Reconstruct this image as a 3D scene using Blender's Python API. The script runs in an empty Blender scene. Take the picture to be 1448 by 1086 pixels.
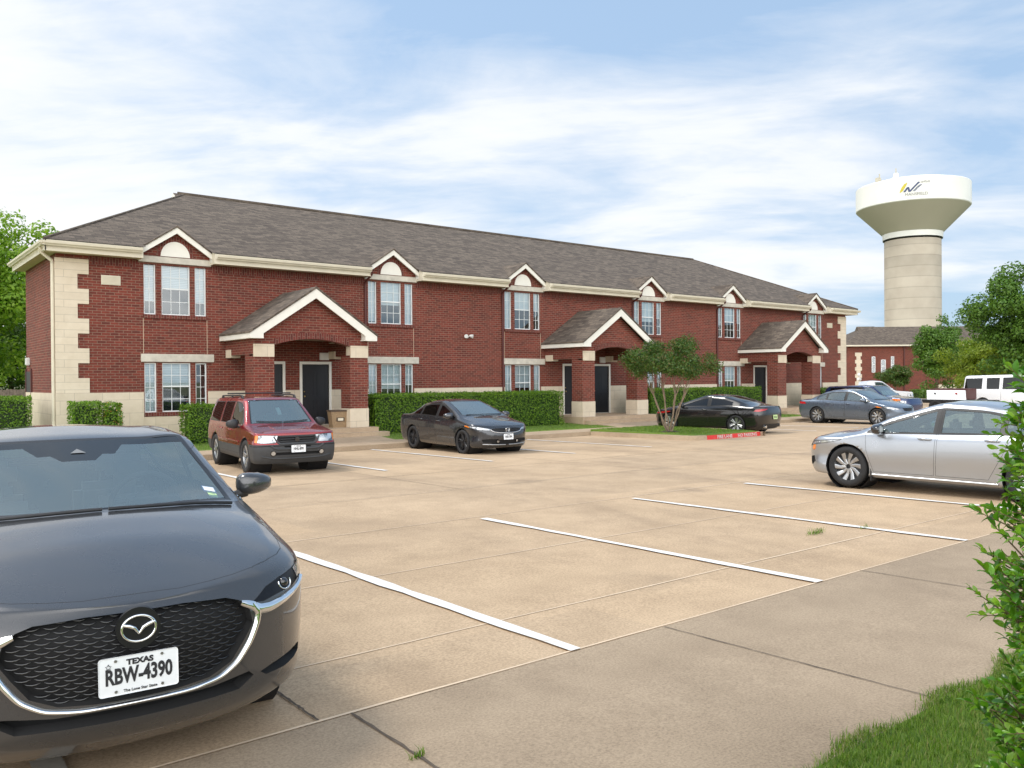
import bpy, bmesh, math, random
import numpy as np
from mathutils import Vector, Matrix
SC=bpy.context.scene; COL=SC.collection
rnd=random.Random(7); R=math.radians
# ---------------------------------------------------------------- camera
EYE=1.73; SLOPE=.013
def gz(y): return -SLOPE*min(y,30.)
cam_d=bpy.data.cameras.new('camera'); cam=bpy.data.objects.new('camera',cam_d); COL.objects.link(cam)
SC.camera=cam
cam_d.sensor_width=36; cam_d.lens=36*1190/1448; cam_d.clip_start=.05; cam_d.clip_end=6000
_y,_p,_r=R(51.5),R(-.31),R(.4)
_f=Vector((math.cos(_y)*math.cos(_p),math.sin(_y)*math.cos(_p),math.sin(_p)))
_rt=Vector((math.sin(_y),-math.cos(_y),0)); _up=_rt.cross(_f)
_rt2=_rt*math.cos(_r)-_up*math.sin(_r); _up2=_up*math.cos(_r)+_rt*math.sin(_r)
_m=Matrix((_rt2,_up2,-_f)).transposed().to_4x4(); _m.translation=(0,0,EYE); cam.matrix_world=_m
# ---------------------------------------------------------------- materials
MATS={}
class NT:
    def __init__(s,name):
        s.m=bpy.data.materials.new(name); s.m.use_nodes=True; s.t=s.m.node_tree; s.t.nodes.clear()
        s.out=s.t.nodes.new('ShaderNodeOutputMaterial'); MATS[name]=s.m
    def n(s,typ,**kw):
        d=s.t.nodes.new('ShaderNode'+typ)
        for k,v in kw.items():
            if k.startswith('i_'):
                key=k[2:]; key=int(key) if key.isdigit() else key.replace('_',' ')
                d.inputs[key].default_value=v
            else: setattr(d,k,v)
        return d
    def l(s,a,b): s.t.links.new(a,b)
    def ramp(s,fac,stops,interp='LINEAR'):
        d=s.n('ValToRGB'); d.color_ramp.interpolation=interp; e=d.color_ramp.elements
        while len(e)<len(stops): e.new(.5)
        for q,(p,c) in zip(e,stops):
            q.position=p; q.color=(c,c,c,1) if isinstance(c,(int,float)) else (*c,1)
        s.l(fac,d.inputs[0]); return d.outputs[0]
    def mix(s,fac,a,b,mode='MIX'):
        d=s.n('Mix',data_type='RGBA',blend_type=mode)
        for k,v in ((0,fac),(6,a),(7,b)):
            if isinstance(v,(int,float)): d.inputs[k].default_value=v
            elif isinstance(v,tuple): d.inputs[k].default_value=(*v,1)
            else: s.l(v,d.inputs[k])
        return d.outputs[2]
    def noise(s,vec,scale,detail=4,rough=.55,dist=0):
        d=s.n('TexNoise',i_Scale=scale,i_Detail=detail,i_Roughness=rough,i_Distortion=dist)
        if vec is not None: s.l(vec,d.inputs['Vector'])
        return d.outputs['Fac']
    def vec(s,kind='Object',scale=None):
        d=s.n('TexCoord').outputs[kind]
        if scale:
            m=s.n('Mapping'); m.inputs['Scale'].default_value=scale; s.l(d,m.inputs[0]); d=m.outputs[0]
        return d
    def bsdf(s,color,rough=.6,bump=None,bs=.3,bd=.01,**kw):
        d=s.n('BsdfPrincipled')
        for k,v in (('Base Color',color),('Roughness',rough)):
            if isinstance(v,(int,float)): d.inputs[k].default_value=v
            elif isinstance(v,tuple): d.inputs[k].default_value=(*v,1)
            else: s.l(v,d.inputs[k])
        for k,v in kw.items():
            k=k.replace('_',' '); d.inputs[k].default_value=(*v,1) if isinstance(v,tuple) else v
        if bump is not None:
            b=s.n('Bump',i_Strength=bs,i_Distance=bd); s.l(bump,b.inputs['Height']); s.l(b.outputs[0],d.inputs['Normal'])
        s.l(d.outputs[0],s.out.inputs[0]); return d
def plain(name,col,rough=.6,var=.12,sc=6,bumpy=0,**kw):
    t=NT(name); v=t.vec(); n=t.noise(v,sc,5)
    dark=tuple(c*(1-var) for c in col); lite=tuple(min(1,c*(1+var)) for c in col)
    t.bsdf(t.ramp(n,[(.3,dark),(.7,lite)]),rough,n if bumpy else None,bumpy,.005,**kw); return t.m
def mk_brick(name,c1,c2,mort,bw=.24,bh=.08,ms=.008,soldier=False):
    t=NT(name); v=t.vec('UV')
    if soldier:
        m=t.n('Mapping'); m.inputs['Rotation'].default_value=(0,0,R(90)); t.l(v,m.inputs[0]); v=m.outputs[0]
    b=t.n('TexBrick',i_Scale=1.,i_Mortar_Size=ms,i_Mortar_Smooth=.3,i_Bias=-.15,i_Brick_Width=bw,i_Row_Height=bh)
    b.inputs['Color1'].default_value=(*c1,1); b.inputs['Color2'].default_value=(*c2,1); b.inputs['Mortar'].default_value=(*mort,1)
    t.l(v,b.inputs[0])
    n=t.noise(v,9,4); n2=t.noise(v,.35,3)
    c=t.mix(.55,b.outputs[0],t.ramp(n,[(.3,(.55,.52,.5)),(.7,(1,1,1))]),'MULTIPLY')
    c=t.mix(.5,c,t.ramp(n2,[(.35,(.72,.7,.7)),(.65,(1,1,1))]),'MULTIPLY')
    inv=t.n('Math',operation='SUBTRACT'); inv.inputs[0].default_value=1; t.l(b.outputs['Fac'],inv.inputs[1])
    t.bsdf(c,.85,inv.outputs[0],.6,.012); return t.m
mk_brick('brick',(.235,.044,.027),(.12,.025,.017),(.30,.19,.135))
mk_brick('brick_soldier',(.19,.035,.025),(.10,.02,.016),(.27,.16,.115),bw=.24,bh=.08,ms=.008,soldier=True)
def mk_stone(name,c,bw=.75,bh=.4):
    t=NT(name); v=t.vec('UV')
    b=t.n('TexBrick',i_Scale=1.,i_Mortar_Size=.006,i_Mortar_Smooth=.4,i_Brick_Width=bw,i_Row_Height=bh)
    b.inputs['Color1'].default_value=(*c,1); b.inputs['Color2'].default_value=(*[x*.93 for x in c],1); b.inputs['Mortar'].default_value=(*[x*.62 for x in c],1)
    t.l(v,b.inputs[0]); n=t.noise(v,3,6,.65)
    col=t.mix(.5,b.outputs[0],t.ramp(n,[(.3,(.78,.75,.7)),(.65,(1,1,1))]),'MULTIPLY')
    t.bsdf(col,.85,n,.2,.01); return t.m
mk_stone('limestone',(.70,.60,.46)); mk_stone('quoin_stone',(.73,.63,.49),2.,.217)
plain('cast_stone',(.56,.52,.44),.8,.14,5,.2)
plain('cream_trim',(.66,.60,.47),.55,.06,3)
plain('white_trim',(.80,.77,.69),.5,.04,3)
plain('window_white',(.75,.77,.76),.4,.03,4)
plain('downspout_red',(.09,.022,.018),.5,.1,3)
plain('shingle_edge',(.03,.026,.022),.9)
t=NT('shingle'); v=t.vec('UV')
b=t.n('TexBrick',i_Scale=1.,i_Mortar_Size=.008,i_Mortar_Smooth=.2,i_Brick_Width=.33,i_Row_Height=.15,offset=.37)
b.inputs['Color1'].default_value=(.185,.148,.115,1); b.inputs['Color2'].default_value=(.088,.068,.054,1); b.inputs['Mortar'].default_value=(.055,.045,.037,1)
t.l(v,b.inputs[0]); n=t.noise(v,4.5,5,.7); n2=t.noise(v,.3,4)
c=t.mix(.8,b.outputs[0],t.ramp(n,[(.3,(.55,.53,.5)),(.72,(1.15,1.12,1.08))]),'MULTIPLY')
c=t.mix(.35,c,t.ramp(n2,[(.3,(.7,.7,.7)),(.7,(1.1,1.1,1.1))]),'MULTIPLY')
t.bsdf(c,.95,n,.5,.02)
def mk_conc(name,a,b_,stain,fs=55,slab=0,oil=0):
    t=NT(name); v=t.vec()
    n1=t.noise(v,.32,6,.62,.4); n2=t.noise(v,1.6,6,.65); n3=t.noise(v,fs,3,.75)
    m=t.n('Mapping'); m.inputs['Scale'].default_value=(.45,.16,1); t.l(v,m.inputs[0]); n4=t.noise(m.outputs[0],1.0,5,.6,.8)
    c=t.mix(t.ramp(n1,[(.34,0.),(.68,1.)]),a,b_)
    c=t.mix(t.ramp(n4,[(.50,0.),(.72,.6)]),c,stain)
    c=t.mix(.6,c,t.ramp(n2,[(.3,(.74,.72,.7)),(.62,(1.04,1.04,1.04))]),'MULTIPLY')
    c=t.mix(.75,c,t.ramp(n3,[(.32,(.58,.56,.54)),(.62,(1.1,1.1,1.1))]),'MULTIPLY')
    if slab:
        sp=t.n('SeparateXYZ'); t.l(v,sp.inputs[0]); q=[]
        for k,(o,d_) in enumerate(((0,4.55),(1,2.4))):
            m1=t.n('Math',operation='DIVIDE'); t.l(sp.outputs[o],m1.inputs[0]); m1.inputs[1].default_value=d_; m2=t.n('Math',operation='FLOOR'); t.l(m1.outputs[0],m2.inputs[0]); q.append(m2.outputs[0])
        cb=t.n('CombineXYZ'); t.l(q[0],cb.inputs[0]); t.l(q[1],cb.inputs[1]); w=t.n('TexWhiteNoise',noise_dimensions='2D'); t.l(cb.outputs[0],w.inputs['Vector'])
        c=t.mix(1.,c,t.ramp(w.outputs['Value'],[(0,(.90,.90,.91)),(1,(1.05,1.04,1.03))]),'MULTIPLY')
    if oil:
        vo=t.n('TexVoronoi',i_Scale=.42); m=t.n('Mapping'); t.l(v,m.inputs[0]); ad=t.n('MixRGB') if False else None
        nn=t.n('TexNoise',i_Scale=2.2,i_Detail=5.); t.l(v,nn.inputs[0]); vm=t.n('VectorMath',operation='MULTIPLY_ADD'); t.l(nn.outputs['Color'],vm.inputs[0]); vm.inputs[1].default_value=(.9,.9,.9); t.l(v,vm.inputs[2]); t.l(vm.outputs[0],vo.inputs['Vector'])
        c=t.mix(t.ramp(vo.outputs['Distance'],[(.0,.6),(.10,.28),(.22,0.)]),c,(.20,.145,.10))
    t.bsdf(c,.9,n3,.35,.004); return t.m
mk_conc('lot_concrete',(.575,.425,.275),(.51,.372,.235),(.32,.23,.15),55,1,1)
mk_conc('apron_concrete',(.405,.31,.212),(.34,.26,.176),(.25,.185,.125),70,0,1)
mk_conc('walk_concrete',(.54,.41,.28),(.46,.34,.23),(.36,.27,.18))
mk_conc('curb_concrete',(.46,.36,.25),(.40,.30,.2),(.3,.22,.15))
plain('joint_dark',(.10,.075,.055),.95,.3,8); plain('joint_pale',(.66,.52,.37),.95,.12,5)
def mk_paint(name,c,wear=.5):
    t=NT(name); v=t.vec(); n=t.noise(v,5,8,.7); n2=t.noise(v,60,3,.7)
    k=t.mix(t.ramp(n,[(.55,0.),(.74,wear)]),c,(.5,.38,.26))
    k=t.mix(.3,k,t.ramp(n2,[(.3,(.8,.8,.8)),(.6,(1,1,1))]),'MULTIPLY')
    t.bsdf(k,.7); return t.m
mk_paint('line_white',(.79,.775,.74),.6); mk_paint('line_worn',(.38,.35,.30),.8); mk_paint('curb_red',(.62,.035,.03),.25); mk_paint('letter_white',(.8,.78,.74),.3)
t=NT('lawn'); v=t.vec(); n=t.noise(v,1.1,6,.65); n2=t.noise(v,30,5,.75)
c=t.mix(t.ramp(n,[(.3,0.),(.7,1.)]),(.11,.20,.02),(.19,.29,.035)); c=t.mix(.8,c,t.ramp(n2,[(.3,(.45,.5,.4)),(.65,(1.2,1.15,1.1))]),'MULTIPLY')
t.bsdf(c,.9,n2,.9,.03)
t=NT('far_ground'); v=t.vec(); n=t.noise(v,.05,5); t.bsdf(t.ramp(n,[(.35,(.07,.11,.025)),(.65,(.16,.15,.07))]),.95)
def mk_leaf(name,cols,trans=.35,rough=.45,spec=.4):
    t=NT(name); g=t.n('NewGeometry')
    c=t.ramp(g.outputs['Random Per Island'],[(i/(len(cols)-1),c) for i,c in enumerate(cols)])
    d=t.bsdf(c,rough,Specular_IOR_Level=spec)
    tr=t.n('BsdfTranslucent'); t.l(t.mix(.5,c,(.9,1,.35),'MULTIPLY'),tr.inputs[0])
    mx=t.n('MixShader'); mx.inputs[0].default_value=trans; t.l(d.outputs[0],mx.inputs[1]); t.l(tr.outputs[0],mx.inputs[2]); t.l(mx.outputs[0],t.out.inputs[0]); return t.m
mk_leaf('leaf_hedge',[(.055,.13,.009),(.115,.235,.015),(.21,.36,.024),(.075,.165,.011)])
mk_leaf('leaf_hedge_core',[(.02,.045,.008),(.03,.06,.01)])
mk_leaf('leaf_myrtle',[(.03,.075,.011),(.055,.12,.016),(.085,.165,.022),(.14,.11,.03)])
mk_leaf('leaf_bright',[(.16,.31,.02),(.26,.43,.03),(.33,.48,.05),(.18,.35,.025)],.5)
mk_leaf('leaf_mid',[(.055,.13,.016),(.10,.21,.024),(.14,.25,.03),(.07,.16,.02)])
mk_leaf('leaf_yellowish',[(.19,.27,.018),(.27,.35,.03),(.14,.22,.018)],.45)
mk_leaf('leaf_shrub',[(.04,.13,.010),(.09,.25,.016),(.15,.36,.022),(.30,.50,.05),(.06,.18,.012),(.20,.36,.02)],.45,.28,.6)
mk_leaf('grass_blade',[(.06,.13,.012),(.10,.20,.016),(.15,.27,.022),(.22,.35,.035),(.30,.27,.10)],.45)
mk_leaf('blossom',[(.75,.42,.06),(.6,.2,.1),(.8,.55,.15)],.3)
plain('bark',(.16,.115,.08),.9,.35,12,.5); plain('bark_pale',(.24,.175,.12),.85,.3,7,.4); plain('twig',(.14,.10,.05),.8,.3,20)
plain('soil',(.06,.042,.03),.95,.3,9)
plain('door_black',(.012,.012,.015),.45,.1,4); plain('brass',(.5,.36,.15),.3,.05,4,Metallic=1.)
plain('black_metal',(.015,.015,.016),.4,.1,5); plain('white_plastic',(.75,.75,.72),.4,.04,5)
plain('wicker',(.28,.19,.105),.8,.3,40,.6); plain('wicker_dark',(.09,.06,.04),.8,.3,30)
plain('dark_room',(.02,.022,.025),.9); plain('ceiling_board',(.30,.25,.19),.7)
plain('fence_wood',(.23,.18,.14),.9,.3,6,.3)
# blinds: horizontal slats
t=NT('blind'); v=t.vec('UV'); w=t.n('TexWave',wave_type='BANDS',bands_direction='Y',i_Scale=6.,i_Distortion=0.); t.l(v,w.inputs[0])
n=t.noise(v,.7,2); c=t.mix(.6,t.ramp(w.outputs[1],[(.1,(.52,.56,.56)),(.5,(.78,.8,.79))]),t.ramp(n,[(.35,(.8,.82,.84)),(.65,(1,1,1))]),'MULTIPLY'); t.bsdf(c,.6)
def mk_glass(name,tint,refl=.12,ior=1.45,opac=0.,body=(.05,.07,.07)):
    """thin pane: part mirror, part see-through, optionally part diffuse colour"""
    t=NT(name); fr=t.n('LayerWeight',i_Blend=.3)
    ad=t.n('Math',operation='MULTIPLY_ADD',use_clamp=True); t.l(fr.outputs['Fresnel'],ad.inputs[0]); ad.inputs[1].default_value=.75; ad.inputs[2].default_value=refl
    gl=t.n('BsdfGlossy',i_Roughness=.015); gl.inputs[0].default_value=(.97,1,1,1)
    tr=t.n('BsdfTransparent'); tr.inputs[0].default_value=(*tint,1)
    base=tr.outputs[0]
    if opac>0:
        df=t.n('BsdfDiffuse'); df.inputs[0].default_value=(*body,1); m0=t.n('MixShader'); m0.inputs[0].default_value=opac
        t.l(base,m0.inputs[1]); t.l(df.outputs[0],m0.inputs[2]); base=m0.outputs[0]
    mx=t.n('MixShader'); t.l(ad.outputs[0],mx.inputs[0]); t.l(base,mx.inputs[1]); t.l(gl.outputs[0],mx.inputs[2]); t.l(mx.outputs[0],t.out.inputs[0]); return t.m
mk_glass('window_glass',(.80,.88,.92),.16)
# ---------------------------------------------------------------- mesh helpers
class MB:
    def __init__(s): s.v=[];s.f=[];s.m=[];s.s=[]
    def add(s,vs,fs,m=0,smooth=False):
        o=len(s.v); s.v.extend([tuple(p) for p in vs])
        for f in fs: s.f.append([o+i for i in f]); s.m.append(m); s.s.append(smooth)
    def box(s,x0,x1,y0,y1,z0,z1,m=0,skip=''):
        vs=[(x,y,z) for z in (z0,z1) for y in (y0,y1) for x in (x0,x1)]
        fs=dict(b=(0,2,3,1),t=(4,5,7,6),f=(0,1,5,4),k=(2,6,7,3),l=(0,4,6,2),r=(1,3,7,5))
        s.add(vs,[v for k,v in fs.items() if k not in skip],m)
    def bevbox(s,x0,x1,y0,y1,z0,z1,b=.01,m=0):
        bm=bmesh.new(); bmesh.ops.create_cube(bm,size=1)
        for v in bm.verts: v.co=Vector(((x0+x1)/2+v.co.x*(x1-x0),(y0+y1)/2+v.co.y*(y1-y0),(z0+z1)/2+v.co.z*(z1-z0)))
        bmesh.ops.bevel(bm,geom=bm.edges[:],offset=b,segments=2,affect='EDGES'); s.bm(bm,m)
    def bm(s,bm,m=0,smooth=False,mtx=None):
        bm.verts.index_update()
        s.add([(mtx@v.co if mtx else v.co) for v in bm.verts],[[v.index for v in f.verts] for f in bm.faces],m,smooth); bm.free()
    def prism(s,poly,axis,a,b,m=0,mside=None):
        """poly of 2D points extruded along axis 'x','y','z' between a and b"""
        def P(p,t): return {'x':(t,p[0],p[1]),'y':(p[0],t,p[1]),'z':(p[0],p[1],t)}[axis]
        n=len(poly); ar=sum(poly[i][0]*poly[(i+1)%n][1]-poly[(i+1)%n][0]*poly[i][1] for i in range(n))
        if (ar<0)!=(axis=='y'): poly=poly[::-1]
        if a>b: a,b=b,a
        vs=[P(p,a) for p in poly]+[P(p,b) for p in poly]
        s.add(vs,[list(range(n))[::-1],list(range(n,2*n))],m)
        s.add(vs,[(i,(i+1)%n,n+(i+1)%n,n+i) for i in range(n)],m if mside is None else mside)
    def quad(s,a,b,c,d,m=0): s.add([a,b,c,d],[(0,1,2,3)],m)
    def tube(s,pts,rad,n=8,m=0,caps=True,smooth=True):
        pts=[Vector(p) for p in pts]; rr=rad if isinstance(rad,(list,tuple)) else [rad]*len(pts)
        vs=[];ref=None
        for i,p in enumerate(pts):
            d=(pts[min(i+1,len(pts)-1)]-pts[max(i-1,0)]).normalized()
            if ref is None: ref=d.orthogonal().normalized()
            ref=(ref-d*ref.dot(d)); ref=ref.normalized() if ref.length>1e-6 else d.orthogonal().normalized()
            b=d.cross(ref)
            for k in range(n):
                a=2*math.pi*k/n; vs.append(p+(ref*math.cos(a)+b*math.sin(a))*rr[i])
        fs=[(i*n+k,i*n+(k+1)%n,(i+1)*n+(k+1)%n,(i+1)*n+k) for i in range(len(pts)-1) for k in range(n)]
        s.add(vs,fs,m,smooth)
        if caps: s.add(vs[:n],[list(range(n))[::-1]],m); s.add(vs[-n:],[list(range(n))],m)
    def lathe(s,prof,n=32,m=0,axis='z',c=(0,0,0),smooth=True,a0=0,a1=2*math.pi):
        """prof: (r,h) pairs"""
        full=abs(a1-a0-2*math.pi)<1e-6; k=n if full else n+1; vs=[]
        for r,h in prof:
            for i in range(k):
                a=a0+(a1-a0)*i/n; p=(r*math.cos(a),r*math.sin(a),h)
                if axis=='y': p=(p[0],p[2],-p[1])
                if axis=='x': p=(p[2],p[0],p[1])
                vs.append((p[0]+c[0],p[1]+c[1],p[2]+c[2]))
        fs=[(j*k+i,j*k+(i+1)%k,(j+1)*k+(i+1)%k,(j+1)*k+i) for j in range(len(prof)-1) for i in range(n)]
        s.add(vs,fs,m,smooth)
    def build(s,name,mats,parent=None,off=None,uv=True,sharp=None):
        if not isinstance(mats,(list,tuple)): mats=[mats]
        me=bpy.data.meshes.new(name); V=np.array(s.v,float).reshape(-1,3)
        if off is None and parent is not None: off=root_off(parent)
        if off is not None: V=V-np.array(off)
        me.from_pydata(V.tolist(),[],s.f)
        for m in mats: me.materials.append(MATS[m])
        me.polygons.foreach_set('material_index',s.m); me.polygons.foreach_set('use_smooth',s.s); me.update()
        if uv: boxuv(me,off)
        if sharp: me.set_sharp_from_angle(angle=R(sharp))
        o=bpy.data.objects.new(name,me); COL.objects.link(o)
        if parent is not None: o.parent=parent
        return o
def boxuv(me,off=None):
    if not me.polygons: return
    off=Vector(off) if off is not None else Vector()
    l=me.uv_layers.new(name='uv').data; Z=Vector((0,0,1))
    for p in me.polygons:
        n=p.normal
        if abs(n.z)>.999: t=Vector((1,0,0)); b=Vector((0,1,0))
        else: t=Z.cross(n).normalized(); b=n.cross(t)
        for li in p.loop_indices:
            c=me.vertices[me.loops[li].vertex_index].co+off; l[li].uv=(c.dot(t),c.dot(b))
def root_off(o):
    v=Vector(o.location)
    while o.parent: o=o.parent; v=v+Vector(o.location)
    return v
def np_mesh(name,V,F,mats,parent=None,midx=None,smooth=False,off=None):
    me=bpy.data.meshes.new(name); V=np.asarray(V,dtype=np.float32)
    if off is None and parent is not None: off=root_off(parent)
    if off is not None: V=V-np.array(off,dtype=np.float32)
    F=np.asarray(F,dtype=np.int32); k=F.shape[1]
    me.vertices.add(len(V)); me.vertices.foreach_set('co',V.ravel())
    me.loops.add(F.size); me.loops.foreach_set('vertex_index',F.ravel())
    me.polygons.add(len(F)); me.polygons.foreach_set('loop_start',np.arange(0,F.size,k,dtype=np.int32))
    for m in (mats if isinstance(mats,(list,tuple)) else [mats]): me.materials.append(MATS[m])
    if midx is not None: me.polygons.foreach_set('material_index',np.asarray(midx,dtype=np.int32))
    if smooth: me.polygons.foreach_set('use_smooth',np.ones(len(F),dtype=bool))
    me.update(calc_edges=True); me.validate()
    o=bpy.data.objects.new(name,me); COL.objects.link(o)
    if parent is not None: o.parent=parent
    return o
def tag(o,label=None,cat=None,group=None,kind=None):
    for k,v in (('label',label),('category',cat),('group',group),('kind',kind)):
        if v: o[k]=v
    return o
def empty(name,loc=(0,0,0),label=None,cat=None,group=None,rz=0,parent=None):
    o=bpy.data.objects.new(name,None); o.empty_display_size=.3; COL.objects.link(o); o.location=loc; o.rotation_euler=(0,0,rz)
    if parent is not None: o.parent=parent
    return tag(o,label,cat,group)
def text_mesh(txt,size,depth=.002,bold=0.,sx=1.,space=1.):
    """returns (verts,faces) of lettering lying in XY, centred"""
    cu=bpy.data.curves.new('lettering','FONT'); cu.body=txt; cu.size=size; cu.extrude=depth; cu.offset=bold; cu.align_x='CENTER'; cu.align_y='CENTER'; cu.space_character=space; cu.resolution_u=3
    o=bpy.data.objects.new('lettering',cu); COL.objects.link(o); dg=bpy.context.evaluated_depsgraph_get()
    me=bpy.data.meshes.new_from_object(o.evaluated_get(dg)); vs=[(v.co.x*sx,v.co.y,v.co.z) for v in me.vertices]; fs=[list(p.vertices) for p in me.polygons]
    bpy.data.objects.remove(o); bpy.data.curves.remove(cu); bpy.data.meshes.remove(me); return vs,fs
def ipoly(x,pts):
    return float(np.interp(x,[p[0] for p in pts],[p[1] for p in pts]))
# ---------------------------------------------------------------- foliage
NR=np.random.default_rng(11)
def leaf_quads(P,Nrm,size,fold=.25,aspect=.5,jit=.5):
    """rhombus leaves at points P, roughly facing Nrm"""
    n=len(P); d=Nrm+NR.normal(0,jit,(n,3)); d/=np.linalg.norm(d,axis=1)[:,None]+1e-9
    a=np.cross(d,NR.normal(0,1,(n,3))); a/=np.linalg.norm(a,axis=1)[:,None]+1e-9; b=np.cross(d,a)
    s=(size*NR.uniform(.6,1.3,n))[:,None]
    V=np.stack([P-a*s*.5, P+b*s*aspect*.5+d*s*fold*.3, P+a*s*.5, P-b*s*aspect*.5+d*s*fold*.3],1).reshape(-1,3)
    F=np.arange(n*4).reshape(n,4); return V,F
def clump_points(centers,radii,n,flat=.75,shell=.55):
    """random points in the outer part of many clump ellipsoids + outward normals"""
    k=NR.choice(len(centers),n,p=np.array(radii)**2/np.sum(np.array(radii)**2)); u=NR.normal(0,1,(n,3)); u/=np.linalg.norm(u,axis=1)[:,None]
    r=(shell+(1-shell)*NR.random(n)**.7)*np.array(radii)[k]*NR.uniform(.75,1.12,n)
    P=np.array(centers)[k]+u*r[:,None]*np.array([1,1,flat]); return P,u+np.array([0,0,.35])
def crown_clumps(c,rx,ry,rz,n,cr,lump=.25):
    out=[];rr=[]
    for i in range(n):
        u=NR.normal(0,1,3); u/=np.linalg.norm(u); r=NR.random()**.45
        out.append(np.array(c)+u*np.array([rx,ry,rz])*r*(1+NR.uniform(-lump,lump))); rr.append(cr*NR.uniform(.6,1.3))
    return out,rr
def limb(mb,a,b,r0,r1,n=4,wob=.06,m=0,sides=7):
    a=Vector(a);b=Vector(b);L=(b-a).length
    pts=[a.lerp(b,i/n)+(Vector((rnd.uniform(-1,1),rnd.uniform(-1,1),rnd.uniform(-.4,.4)))*wob*L if 0<i<n else Vector()) for i in range(n+1)]
    mb.tube(pts,[r0+(r1-r0)*i/n for i in range(n+1)],sides,m); return pts
def tree(name,label,loc,height,crown,trunk_r,leaf,nleaf,lsize,nclump,cr,group='trees beyond the parking lot',bark='bark',trunk_h=None,lump=.3,cat='tree'):
    """crown=(cz,rx,ry,rz) relative to base"""
    r=empty(name,loc,label,cat,group); cz,rx,ry,rz=crown; L=Vector(loc)
    C,RR=crown_clumps(L+Vector((0,0,cz)),rx,ry,rz,nclump,cr,lump)
    mb=MB(); top=L+Vector((0,0,cz+rz*.35)); limb(mb,L,top,trunk_r,trunk_r*.35,5,.006)
    for i in range(0,len(C),max(1,len(C)//16)):
        h=L.lerp(top,rnd.uniform(.45,.95)); limb(mb,h,C[i],trunk_r*.35,trunk_r*.06,4,.06,sides=5)
    mb.build('trunk',bark,r)
    P,N=clump_points(C,RR,nleaf); V,F=leaf_quads(P,N,lsize,aspect=.6)
    np_mesh('crown',V,F,leaf,r); return r
# ================================================================ sky and sun
SUN_AZ=math.atan2(-.6,.75); SUN_EL=R(58)
W=bpy.data.worlds.new('World'); SC.world=W; W.use_nodes=True; nt=W.node_tree; nt.nodes.clear()
t=NT.__new__(NT); t.t=nt; t.out=nt.nodes.new('ShaderNodeOutputWorld')
SKYK=5.9; SKYBACK_BOOST=38.; SKYBLUE=(2.35,3.5,4.95); SKYO=(.9,.3,3.4,1.2)
sky=t.n('TexSky',sky_type='NISHITA',sun_disc=False,sun_elevation=SUN_EL,sun_rotation=SUN_AZ,altitude=100,air_density=1.,dust_density=1.2,ozone_density=1.5)
g=t.n('TexCoord').outputs['Generated']; sp=t.n('SeparateXYZ'); t.l(g,sp.inputs[0])
def mth(op,a,b=None,c=None,clamp=False):
    d=t.n('Math',operation=op,use_clamp=clamp)
    for i,v in enumerate((a,b,c)):
        if v is None: continue
        if isinstance(v,(int,float)): d.inputs[i].default_value=v
        else: t.l(v,d.inputs[i])
    return d.outputs[0]
zz=mth('ADD',mth('MAXIMUM',sp.outputs[2],0.),.16)
cx=mth('DIVIDE',sp.outputs[0],zz); cy=mth('DIVIDE',sp.outputs[1],zz)
uu=mth('ADD',mth('MULTIPLY',cx,.78),mth('MULTIPLY',cy,-.62)); vv=mth('ADD',mth('MULTIPLY',cx,.62),mth('MULTIPLY',cy,.78))
def cl(su,sv,ou,ov,skew=0.):
    c=t.n('CombineXYZ'); t.l(mth('ADD',mth('ADD',mth('MULTIPLY',uu,su),mth('MULTIPLY',vv,skew)),ou),c.inputs[0]); t.l(mth('ADD',mth('MULTIPLY',vv,sv),ov),c.inputs[1]); return c.outputs[0]
n1=t.noise(cl(.55,.85,SKYO[0],SKYO[1]),1.0,5,.5,.4); n2=t.noise(cl(.95,1.55,SKYO[2],SKYO[3],.25),1.25,7,.58,.5); n3=t.noise(cl(1.6,4.2,5.,2.,.5),1.7,8,.68,.8)
lf=mth('MULTIPLY',uu,-.08)
hz=mth('MULTIPLY',mth('SUBTRACT',.16,sp.outputs[2]),.25)
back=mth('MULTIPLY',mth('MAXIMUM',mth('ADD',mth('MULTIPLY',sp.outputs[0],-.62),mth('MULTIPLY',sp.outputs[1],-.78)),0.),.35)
mk=mth('ADD',mth('ADD',mth('ADD',mth('ADD',mth('MULTIPLY',n1,.80),mth('MULTIPLY',n2,.55)),mth('MULTIPLY',n3,.12)),mth('ADD',lf,hz)),back)
mask=t.ramp(mk,[(.55,.06),(.65,.36),(.76,.80),(.88,.99)])
blue=t.mix(.7,sky.outputs[0],SKYBLUE)
kk=mth('ADD',SKYK,mth('MULTIPLY',back,SKYBACK_BOOST)); cc=t.n('CombineXYZ'); t.l(kk,cc.inputs[0]); t.l(mth('MULTIPLY',kk,1.005),cc.inputs[1]); t.l(mth('MULTIPLY',kk,1.012),cc.inputs[2])  # unseen sky behind the camera boosted, added to brighten the facade
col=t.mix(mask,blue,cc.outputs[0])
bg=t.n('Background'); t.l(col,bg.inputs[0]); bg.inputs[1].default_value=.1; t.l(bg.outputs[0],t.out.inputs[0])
sd=bpy.data.lights.new('sun','SUN'); sd.energy=1.1; sd.angle=R(14); sd.color=(1,.955,.88)
so=bpy.data.objects.new('sun',sd); COL.objects.link(so)
_d=Vector((math.cos(SUN_EL)*math.sin(SUN_AZ),math.cos(SUN_EL)*math.cos(SUN_AZ),math.sin(SUN_EL)))
so.rotation_euler=_d.to_track_quat('Z','Y').to_euler(); so.location=(-10,30,40)
SC.view_settings.view_transform='Standard'; SC.view_settings.look='None'; SC.view_settings.gamma=1; SC.view_settings.exposure=.85
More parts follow.
